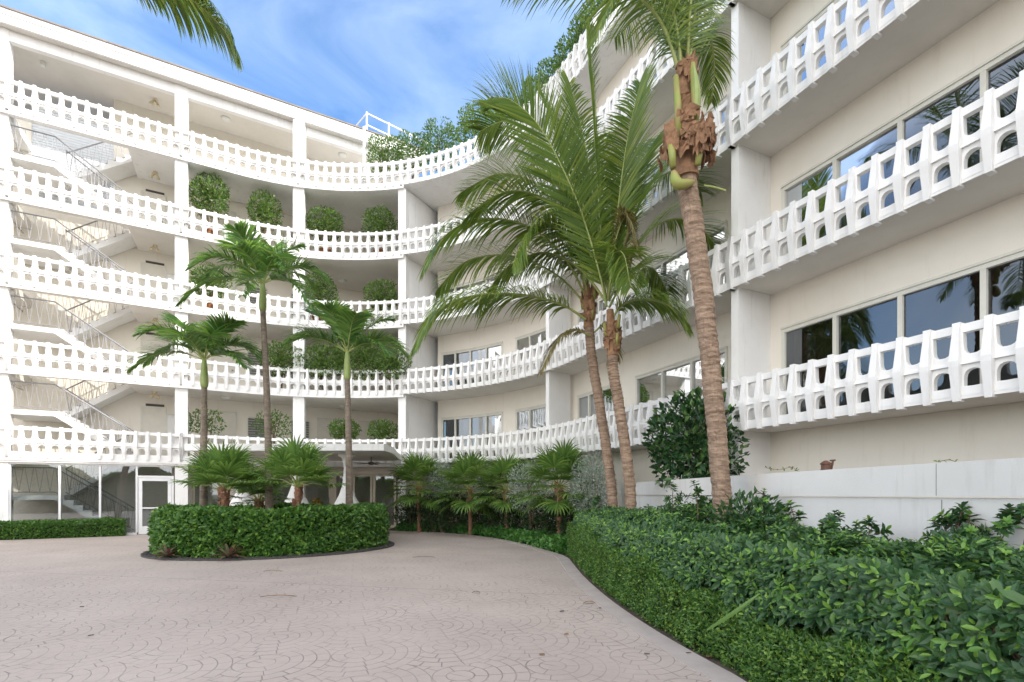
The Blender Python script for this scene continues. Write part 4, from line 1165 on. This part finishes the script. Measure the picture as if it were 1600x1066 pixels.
# feather palms in the island
def manila(px, Y, z_c, label, specs, lean=0.0, r=.085, k_=1.0):
    b = at(px, 800, Y); x0, y0 = b[0], b[1]
    t = thing('feather_palm', (x0, y0, 0), label, 'palm tree', 'slender feather palms in the island')
    sh = .75; top = np.array([x0 + lean, y0, z_c])
    m = MB(); trunk(m, [(x0, y0, 0), (x0 + lean * .1, y0, z_c * .3), (x0 + lean * .5, y0, z_c * .65), tuple(top - [0, 0, sh])], r * 1.2, r * .8, 34, bulge=.05, rough=.01, flare=1.3); obj('trunk', m, M['greytrunk'], t)
    m = MB(); m.tube(bez([top - [0, 0, sh + .03], top - [0, 0, sh * .5], top], 12), r * np.array([.85, 1.05, 1.15, 1.15, 1.1, 1.05, .95, .9, .8, .7, .62, .55]), 14); obj('crownshaft', m, M['crownshaft'], t, smooth=True)
    ml, mr = MB(), MB()
    for az, el, L, sag in specs:
        a_ = math.radians(az); e_ = math.radians(el); d = np.array([math.cos(a_), math.sin(a_), 0])
        pts = []
        for q in np.linspace(0, 1, 6):
            hz = L * (q * math.cos(e_) + .25 * q * q * (1 - math.cos(e_))); zz = L * (q * math.sin(e_) * 1.1 - sag * q ** 2.4)
            pts.append(top + d * hz + [0, 0, zz - .05])
        frond(ml, mr, pts, nl=66, Lmax=.62 * k_, w=.046, droop=.45, vee=.55, fwd=.7, start=.2, rr=.017, jit=.14, segs=4)
    obj('fronds', ml, M['manila'], t); obj('frond_stems', mr, M['petiole'], t, smooth=True)
manila(318, 13.2, 5.05, 'shorter feather palm over the left end of the island hedge', [(180, 40, 1.9, .75), (165, 62, 1.7, .35), (10, 45, 1.7, .7), (350, 62, 1.5, .35), (90, 70, 1.5, .3), (270, 40, 1.5, .6), (225, 48, 1.8, .6), (310, 45, 1.7, .7), (50, 50, 1.6, .5), (130, 48, 1.6, .5), (200, 20, 1.7, .6), (340, 18, 1.5, .55)], lean=.02)
manila(421, 13.4, 7.15, 'tallest feather palm in the middle of the island', [(182, 42, 2.1, .7), (160, 65, 1.8, .3), (5, 42, 2.0, .65), (20, 66, 1.7, .3), (95, 75, 1.6, .25), (265, 45, 1.7, .6), (225, 40, 2.0, .75), (315, 42, 2.0, .8), (50, 45, 1.8, .5), (135, 42, 1.8, .5), (205, 12, 1.9, .65), (335, 10, 1.8, .7), (280, 5, 1.5, .7), (250, 65, 1.5, .3)], lean=-.18, r=.085)
manila(546, 13.6, 5.35, 'feather palm over the right end of the island hedge', [(180, 42, 2.0, .55), (165, 60, 1.8, .3), (2, 38, 1.9, .72), (20, 58, 1.8, .35), (88, 72, 1.5, .25), (300, 55, 1.6, .45), (215, 28, 1.6, .5), (335, 25, 1.5, .6), (110, 45, 1.7, .45), (255, 62, 1.6, .4)], lean=-.06)

# fan palms
def fanpalm(x, y, zc, R, label, group, nf=20, low=78, k_=1.0):
    t = thing('fan_palm', (x, y, 0), label, 'palm', group)
    m = MB(); trunk(m, [(x, y, 0), (x, y, zc * .5), (x, y, zc)], .07, .075, 16, bulge=.14, rough=.06, n=12); fibre_wrap(m, (x, y, zc * .75), .085, zc * .4, 14); obj('trunk', m, M['redbark'], t)
    ml, mr = MB(), MB(); c = np.array([x, y, zc])
    for k in range(nf):
        az = k * 2.4 + RNG.random() * .3; q = (k + .5) / nf; el = math.radians(82 - low * q ** .9)
        d = np.array([math.cos(az) * math.cos(el), math.sin(az) * math.cos(el), math.sin(el)])
        pl = R * (.55 + .16 * RNG.random()); e = c + d * pl + np.array([0, 0, -.12 * R * q])
        mr.tube([c, c + d * pl * .5 + [0, 0, .03], e], [.012, .009, .007], 5)
        side = unit(np.cross(d, [0, 0, 1.0])[None])[0]; nu = np.cross(side, d)
        ns = 26; aa = np.linspace(-2.0, 2.0, ns); rl = R * .55 * k_ * (1 - .18 * np.abs(aa) / 2) * (1 + RNG.normal(size=ns) * .05)
        dirs = np.cos(aa)[:, None] * d + np.sin(aa)[:, None] * side + .22 * nu * (np.abs(aa) / 2)[:, None] + RNG.normal(size=(ns, 3)) * .03
        dirs = unit(dirs); V = []; cur = np.repeat(e[None], ns, 0); dd = dirs.copy(); pd = unit(np.cross(nu, dirs))
        S = 5
        for i in range(S + 1):
            f = i / S; w = (.021 * R / .8) * [.25, .8, 1.05, .85, .5, .06][i]
            fold = nu * .25 * w
            V += [cur - pd * w + fold, cur, cur + pd * w + fold]
            dd = unit(dd + np.array([0, 0, -1]) * (.04 + .42 * f * f * (1.2 if f > .5 else .5))); cur = cur + dd * (rl / S)[:, None]
        V = np.stack(V, 1)
        ml.arr(V, [(3 * i, 3 * i + 1, 3 * i + 4, 3 * i + 3) for i in range(S)] + [(3 * i + 1, 3 * i + 2, 3 * i + 5, 3 * i + 4) for i in range(S)])
    obj('fans', ml, M['fan'], t); obj('leaf_stalks', mr, M['petiole'], t)
G = 'fan palms inside the island hedge'
q = at(350, 780, 12.4); fanpalm(q[0], 12.4, 1.5, 1.2, 'broad fan palm at the left inside the island hedge', G, 20, 66)
q = at(465, 780, 12.3); fanpalm(q[0], 12.3, 1.62, 1.1, 'full fan palm between the tallest and the right feather palm', G, 22, 70)
q = at(405, 780, 13.9); fanpalm(q[0], 13.9, 1.25, .9, 'half hidden fan palm behind the tallest feather palm', G, 16)
G = 'fan palms along the curved wall'
for px, Y, zc, R, lab in ((655, 19.0, 1.75, 1.25, 'fan palm nearest the lobby door along the curved wall'), (735, 17.6, 1.6, 1.3, 'second fan palm from the lobby along the curved wall'),
                         (792, 16.4, 1.6, 1.15, 'third fan palm from the lobby, among silver shrubs'), (874, 13.4, 1.65, 1.15, 'fan palm beside the left end of the big shrub bed')):
    q = at(px, 780, Y); fanpalm(q[0], Y, zc, R, lab, G, 32, 115)
# silver shrubs and dark undergrowth
G = 'silvery shrubs along the curved wall'
for px, Y, z, r, n, lab in ((692, 18.7, 1.9, (.55, .5, .75), 1700, 'tall narrow silvery shrub between the first two fan palms'), (765, 17.4, 1.7, (.6, .5, .75), 1700, 'silvery shrub between the second and third fan palms'),
                            (830, 15.3, 1.65, (.7, .5, .8), 2000, 'silvery shrub just right of the third fan palm'), (926, 12.6, 1.6, (.55, .55, .85), 2600, 'largest silvery shrub, beside the leaning coconut trunks'), (722, 18.6, 1.6, (.4, .4, .5), 900, 'small silvery shrub behind the second fan palm')):
    q = at(px, 780, Y); tt = bush('silver_shrub', (q[0], Y, 0), (q[0], Y, z), r, lab, G, 'silver', n, .075, .032, pot=False, cat='shrub', gaps=.3, core=.7)
G = 'dark undergrowth at the foot of the curved wall'
ORD = ['first', 'second', 'third', 'fourth', 'fifth', 'sixth', 'seventh', 'eighth', 'ninth']
for i, (px, Y) in enumerate(((645, 19.9), (680, 19.3), (712, 18.8), (748, 18.3), (782, 17.5), (815, 16.7), (848, 15.7), (878, 14.6), (905, 13.6))):
    q = at(px, 780, Y); Y -= .35; bush('undergrowth_shrub', (q[0], Y, 0), (q[0], Y, .72), (.62, .4, .72), 'dark undergrowth shrub, ' + ORD[i] + ' from the lobby door, at the foot of the curved wall', G, 'darkshrub', 1100, .12, .05, pot=False, cat='shrub')
# large glossy shrub behind the planter wall
bush('glossy_shrub', (3.70, 10.1, 0), (3.66, 10.0, 2.45), (.85, .7, 1.05), 'tall dark glossy shrub behind the planter wall, under the first balcony', None, 'clusia', 1900, .16, .085, pot=False, cat='shrub', gaps=.1, core=.7)
bush('glossy_shrub', (3.5, 6.55, 0), (3.0, 6.3, 1.0), (.5, .35, .42), 'dark glossy shrub tucked right behind the thick palm trunk', None, 'ficus', 900, .10, .045, pot=False, cat='shrub', gaps=.1, core=.7)

# ------------------------------------------------------------------ bushes on the balconies
def bal_bush(px, py, n, w, h, label, group, back=.55, L=.11, mat='bush', boxy=.05, count=None, pot=True, name='potted_bush', gaps=.42, core=.5):
    t_ = t_at(px, lambda t: back); p = C(t_, back); Y = p[1]; S = FPX / Y
    zc = EYE + (772 - py) / S; rx = w / S / 2; rz = h / S / 2
    cnt = count or int(900 * (rx * rz) / .4 + 350)
    return bush(name, (p[0], p[1], zf(n)), (p[0], p[1], zc), (rx, min(rx, .5), rz), label, group, mat, cnt, L, L * .5, boxy=boxy, pot=pot, gaps=gaps, core=core)
G = 'clipped bushes on the open balconies'
bal_bush(326, 306, 4, 58, 62, 'tall clipped bush standing just right of the left square column, fourth balcony row', G)
bal_bush(413, 330, 4, 48, 54, 'clipped bush left of the middle column, fourth balcony row', G)
bal_bush(508, 350, 4, 58, 46, 'wide rounded bush right of the middle column, fourth balcony row', G)
bal_bush(593, 351, 4, 52, 46, 'rounded bush at the right end of the open bay, fourth balcony row', G)
bal_bush(328, 442, 3, 56, 46, 'low bush above the shorter feather palm, third balcony row', G)
bal_bush(497, 455, 3, 52, 52, 'round bush beside the middle column, third balcony row', G)
bal_bush(596, 462, 3, 50, 46, 'wide flat bush at the right end of the open bay, third balcony row', G)
bal_bush(320, 660, 1, 56, 38, 'loose open bush behind the shorter feather palm trunk, first balcony row', G, count=420)
bal_bush(427, 664, 1, 56, 42, 'loose bush behind the tallest feather palm trunk, first balcony row', G, count=500)
bal_bush(538, 672, 1, 48, 32, 'small round bush behind the right feather palm trunk, first balcony row', G)
bal_bush(598, 674, 1, 42, 32, 'small round bush near the end column, first balcony row', G)
G = 'spreading leafy shrubs on the second balcony row'
bal_bush(440, 562, 2, 70, 50, 'spreading shrub left of the middle column on the second balcony row', G, back=.35, boxy=0, pot=False, name='spreading_shrub')
bal_bush(505, 565, 2, 80, 52, 'spreading shrub just right of the middle column on the second balcony row', G, back=.2, boxy=0, pot=False, name='spreading_shrub')
bal_bush(565, 562, 2, 90, 64, 'largest spreading shrub, spilling over the second balcony row', G, back=.1, boxy=0, pot=False, name='spreading_shrub')
bal_bush(615, 568, 2, 56, 46, 'spreading shrub wrapping the end column on the second balcony row', G, back=0.0, boxy=0, pot=False, name='spreading_shrub')
G = 'boxy bushes along the roof terrace'
for px, py, w, h, lab in ((602, 243, 48, 48, 'leftmost boxy bush on the roof terrace beside the rooftop rail'), (644, 238, 42, 50, 'second boxy bush from the rooftop rail'), (690, 228, 54, 62, 'third boxy bush from the rooftop rail'),
                          (748, 205, 64, 66, 'fourth boxy bush from the rooftop rail, left of the coconut fronds')):
    bal_bush(px, py, 5, w, h, lab, G, back=.7, boxy=.5, L=.11, gaps=.05, core=.75)
for i, (px, lab) in enumerate(((800, 'terrace bush half hidden by the uppermost coconut frond tips'), (838, 'terrace bush rising behind the steep end of the top balustrade'), (866, 'terrace bush behind the steepest part of the top balustrade'), (893, 'terrace bush below the highest visible top balustrade posts'), (918, 'terrace bush at the top edge of the photo'), (940, 'last terrace bush, cut by the top edge of the photo'))):
    t_ = t_at(px, lambda t: .45); p = C(t_, .45)
    bush('potted_bush', (p[0], p[1], zf(5)), (p[0], p[1], zf(5) + 1.15), (.55, .5, .6), lab, G, 'bush', 1300, .11, .055, boxy=.3, gaps=.1, core=.75)

# ------------------------------------------------------------------ planter wall, lantern, vines
def offs(P, d):
    T = unit(np.gradient(P, axis=0)); return P + np.stack([T[:, 1], -T[:, 0]], 1) * d
WP = smooth_poly(WALLP, 2)
t = thing('planter_wall', (3.3, 7.0, 0), 'long low pale grey rendered wall behind the shrub bed', 'wall')
m = MB(); ribbon(m, offs(WP, .22), offs(WP, 0), 0, 1.425)
A_, B_ = offs(WP, 0), offs(WP, .22)
m.add([(*A_[0], 0), (*B_[0], 0), (*B_[0], 1.425), (*A_[0], 1.425), (*A_[-1], 0), (*B_[-1], 0), (*B_[-1], 1.425), (*A_[-1], 1.425)], [(0, 1, 2, 3), (4, 5, 6, 7)])
obj('lower_wall', m, M['planterwall'], t)
m = MB(); A_, B_ = offs(WP, -.03), offs(WP, .25)
ribbon(m, B_, A_, 1.44, 1.73); n_ = len(WP)
m.add([(*A_[0], 1.44), (*B_[0], 1.44), (*B_[0], 1.73), (*A_[0], 1.73), (*A_[-1], 1.44), (*B_[-1], 1.44), (*B_[-1], 1.73), (*A_[-1], 1.73)], [(0, 1, 2, 3), (4, 5, 6, 7)])
m.add([(*p, 1.44) for p in A_] + [(*p, 1.44) for p in B_], [(i, n_ + i, n_ + i + 1, i + 1) for i in range(n_ - 1)])
obj('coping_band', m, M['planterwall'], t)
m = MB()
for yj in (4.35, 7.9, 1.4):
    x_ = np.interp(yj, WP[::1, 1], WP[:, 0]); m.box((x_ - .030, yj, 1.585), (.003, .006, .28)); m.box((x_ + .0, yj - .02, .71), (.003, .005, 1.40))
obj('joint', m, M['louver'], t)
q = at(1239, 740, 5.75); lx, ly = np.interp(5.75, WP[:, 1], WP[:, 0]) + .1, 5.75
t = thing('lantern', (lx, ly, 1.73), 'small rusty lantern on top of the planter wall', 'lantern')
m = MB(); m.lathe((lx, ly, 1.73), [(.055, 0), (.06, .012), (.05, .015), (.05, .07), (.065, .075), (.04, .10), (.012, .115)], 8); obj('housing', m, M['rust'], t)
m = MB(); m.tube([(lx + .06, ly, 1.735), (lx + .075, ly, 1.80), (lx + .085, ly, 1.845)], .012, 6); m.tube([(lx + .05, ly, 1.845), (lx + .11, ly, 1.85)], .01, 6); obj('bracket', m, M['rust'], t)
def vine(pts, label, n):
    P = bez(pts, 24); t = thing('vine', tuple(P[0]), label, 'vine', 'thin vines above the planter wall'); m = MB(); m.tube(P, .003, 4); obj('stem', m, M['bark'], t)
    m = MB(); idx = RNG.integers(0, 24, n); leaf_arr(m, P[idx], rnd(n), rnd(n) + [0, 0, .8], .035, .018, True); obj('leaves', m, M['bush'], t)
xw = lambda y: float(np.interp(y, WP[:, 1], WP[:, 0])) + .12
vine([(xw(3.75), 3.75, 1.72), (xw(3.75) + .03, 3.72, 1.80), (xw(3.7) - .02, 3.75, 1.88), (xw(3.75) - .06, 3.75, 1.93)], 'thin upright vine on the planter wall near the right edge', 9)
vine([(xw(4.3), 4.3, 1.72), (xw(4.3), 4.4, 1.76), (xw(4.4), 4.5, 1.75)], 'thin curling vine on the middle of the planter wall', 7)
vine([(xw(6.2), 6.2, 1.72), (xw(6.3), 6.35, 1.80), (xw(6.5), 6.6, 1.78), (xw(6.6), 6.9, 1.82)], 'thin sprawling vine left of the rusty lantern', 22)

# ------------------------------------------------------------------ entrance canopy
CZ = 2.80
t = thing('entrance_canopy', (-7, 16.5, 0), 'flat white entrance canopy on flared white columns behind the palm island', 'canopy')
f0 = np.array([-10.1, 15.4]); f1 = np.array([-3.95, 15.4]); e1 = C(T5 + .05, -.15); e0 = C(tc[283] + 1.6, -.15)
right = bez([(*f1, 0), (-3.95, 16.6, 0), (e1[0] + .15, e1[1] - 1.2, 0), (*e1, 0)], 14)[:, :2]
left = bez([(*e0, 0), (e0[0] + .1, e0[1] - 1.2, 0), (-10.05, 16.4, 0), (*f0, 0)], 14)[:, :2]
arcpts = [tuple(C(x, -.15)) for x in np.linspace(T5, tc[283] + 1.65, 20)]
poly = [tuple(f0), tuple(f1)] + [tuple(p) for p in right[1:]] + arcpts[1:-1] + [tuple(p) for p in left[:-1]]
m = MB(); m.prism(poly, CZ, CZ + .21); obj('roof_slab', m, M['white'], t)
m = MB(); cx = np.mean([p[0] for p in poly]); cy = np.mean([p[1] for p in poly])
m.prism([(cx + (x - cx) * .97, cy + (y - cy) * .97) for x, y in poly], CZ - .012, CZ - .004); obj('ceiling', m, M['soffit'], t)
for px in (542, 463, 380):
    q = at(px, 700, 16.6); m = MB(); cx, cy = q[0], 16.6; prof = []
    for zz, rr in ((0, .86), (.35, .82), (.75, .64), (1.1, .42), (1.4, .26), (1.7, .16), (2.0, .115), (2.35, .10), (2.5, .13), (2.55, .17), (2.6, .14), (2.68, .20), (2.72, .27), (2.79, .28)): prof.append((rr, zz))
    m.lathe((cx, cy, 0), prof, 32); obj('flared_column', m, M['white'], t, smooth=True)
# fan under the canopy
fx, fy = at(580, 722, 17.9)[:2]
t = thing('ceiling_fan', (fx, fy, CZ), 'dark ceiling fan hanging under the entrance canopy', 'fan')
m = MB(); m.tube([(fx, fy, CZ - .012), (fx, fy, CZ - .2)], .02, 8); m.lathe((fx, fy, CZ - .3), [(.05, 0), (.11, .03), (.11, .09), (.04, .12)], 16); obj('motor', m, M['dark'], t)
for k in range(5):
    a_ = k * 2 * math.pi / 5 + .3; m = MB(); m.box((fx + .42 * math.cos(a_), fy + .42 * math.sin(a_), CZ - .25), (.6, .13, .012), a_); obj('blade', m, M['dark'], t)
fx, fy = at(494, 800, 18.6)[:2]
t = thing('flower_pot', (fx, fy, .0), 'pot of orange flowers between the flared canopy columns', 'flower pot')
m = MB(); m.lathe((fx, fy, 0), [(.16, 0), (.26, .5), (.28, .56), (.24, .56)], 16); obj('pot', m, M['terracotta'], t)
m = MB(); blob_leaves(m, (fx, fy, .95), (.22, .22, .3), 260, .1, .045); obj('foliage', m, M['hedge'], t)
m = MB(); blob_leaves(m, (fx, fy, 1.12), (.14, .14, .12), 90, .06, .04); obj('flowers', m, M['flower'], t)

# ------------------------------------------------------------------ rooftop rail
RZ = ROOFZ + .47
t = thing('rooftop_rail', (-6.2, 23.0, RZ), 'white pipe railing round a block on the roof above the terrace bushes', 'railing')
pts = [np.array(q) for q in ((-7.5, 23.4), (-6.49, 22.3), (-4.84, 23.6), (-3.6, 24.6))]
m = MB()
for zz in (18.47, 17.95): m.tube([(p[0], p[1], zz) for p in pts], .035, 8)
for p in pts + [(pts[1] + pts[2]) / 2]: m.tube([(p[0], p[1], RZ - .3), (p[0], p[1], 18.52)], .04, 8)
obj('pipes', m, M['whitetrim'], t)
m = MB(); m.prism([(-6.3, 22.75), (-4.9, 23.85), (-6.0, 25.2), (-7.4, 24.1)], RZ, RZ + .72); obj('roof_block', m, M['white'], t)

# tall hedge closing the forecourt behind the photographer, seen in the window reflections
path_hedge('boundary_hedge', [(-26, -9), (-18, -11), (-8, -12.5), (4, -13.5)], 1, 1.4, lambda s: 3.2 + .5 * math.sin(s * .8) + .3 * math.sin(s * 2.3), 'tall boundary hedge across the open side of the forecourt', 'hedge', .30, .16, 90, seed=12)
# ------------------------------------------------------------------ litter on the drive and the strap leaf on the hedge
def litter(px, py, L, W, label, mat='deadleaf', a_=0.0):
    Y = FPX * EYE / (py - 772); x_ = (px - 800) / FPX * Y; m = MB(); K = 7; V = []; F = []
    for k in range(K):
        f = k / (K - 1) - .5; w = W * math.sqrt(max(0.03, 1 - 4 * f * f)) * .5; cx = x_ + f * L * math.cos(a_); cy = Y + f * L * math.sin(a_); zz = .008 + .02 * (1 - 4 * f * f) * (L > .1) + .004
        V += [(cx - w * math.sin(-a_) * 0 - 0, cy - w, zz + .006), (cx, cy, zz), (cx, cy + w, zz + .008)]
    for k in range(K - 1): b = 3 * k; F += [(b, b + 1, b + 4, b + 3), (b + 1, b + 2, b + 5, b + 4)]
    m.add(V, F); tag(obj('fallen_leaf', m, M[mat], base=(x_, Y, 0)), label, 'leaf', 'dry leaves lying on the drive')
for a in ((435, 934, .5, .022, 'long curved dry leaf blade lying left of the drive centre', 'deadleaf', .1), (662, 872, .5, .022, 'thin brown leaf blade on the far middle of the drive', 'deadleaf', .1), (426, 894, .35, .018, 'thin leaf blade in front of the island', 'deadleaf', 0),
          (921, 944, .16, .045, 'orange brown dry leaf near the concrete edging', 'deadleaf', .05), (878, 957, .07, .04, 'dark crumpled leaf left of the orange brown one', 'vent', .5), (938, 952, .03, .03, 'small dark leaf touching the concrete edging', 'vent', .2),
          (885, 993, .05, .04, 'small tan leaf on the near drive', 'deadleaf', .4), (847, 1025, .05, .035, 'curled brown leaf on the near drive', 'deadleaf', .2), (1011, 1024, .05, .02, 'dark slim leaf, left one of a close pair near the edging', 'vent', -.2), (1076, 1023, .05, .02, 'dark slim leaf on the edging strip at near right', 'vent', .1),
          (1110, 1028, .09, .06, 'brown curled leaf under the near end of the hedge', 'deadleaf', .3), (744, 928, .12, .03, 'dark slim leaf on the right middle of the drive', 'vent', 0), (142, 995, .05, .02, 'dark speck of a leaf at the left of the drive', 'vent', .7), (128, 950, .05, .02, 'dark speck of a leaf far left of the drive', 'vent', .2)):
    litter(*a)
P = bez([at(1104, 985, 3.55), at(1150, 955, 3.3), at(1187, 928, 3.2)], 10); m = MB(); V = []; F = []
for k, p in enumerate(P):
    w = .016 * math.sin(math.pi * (.12 + .8 * k / 9)) + .002; V += [p + [0, 0, w], p + [0, -.006, 0], p - [0, 0, w]]
for k in range(9): b = 3 * k; F += [(b, b + 1, b + 4, b + 3), (b + 1, b + 2, b + 5, b + 4)]
m.add(V, F); tag(obj('palm_leaflet', m, M['fan'], base=tuple(P[0])), 'long green palm leaflet caught slanting on the near hedge', 'leaf')
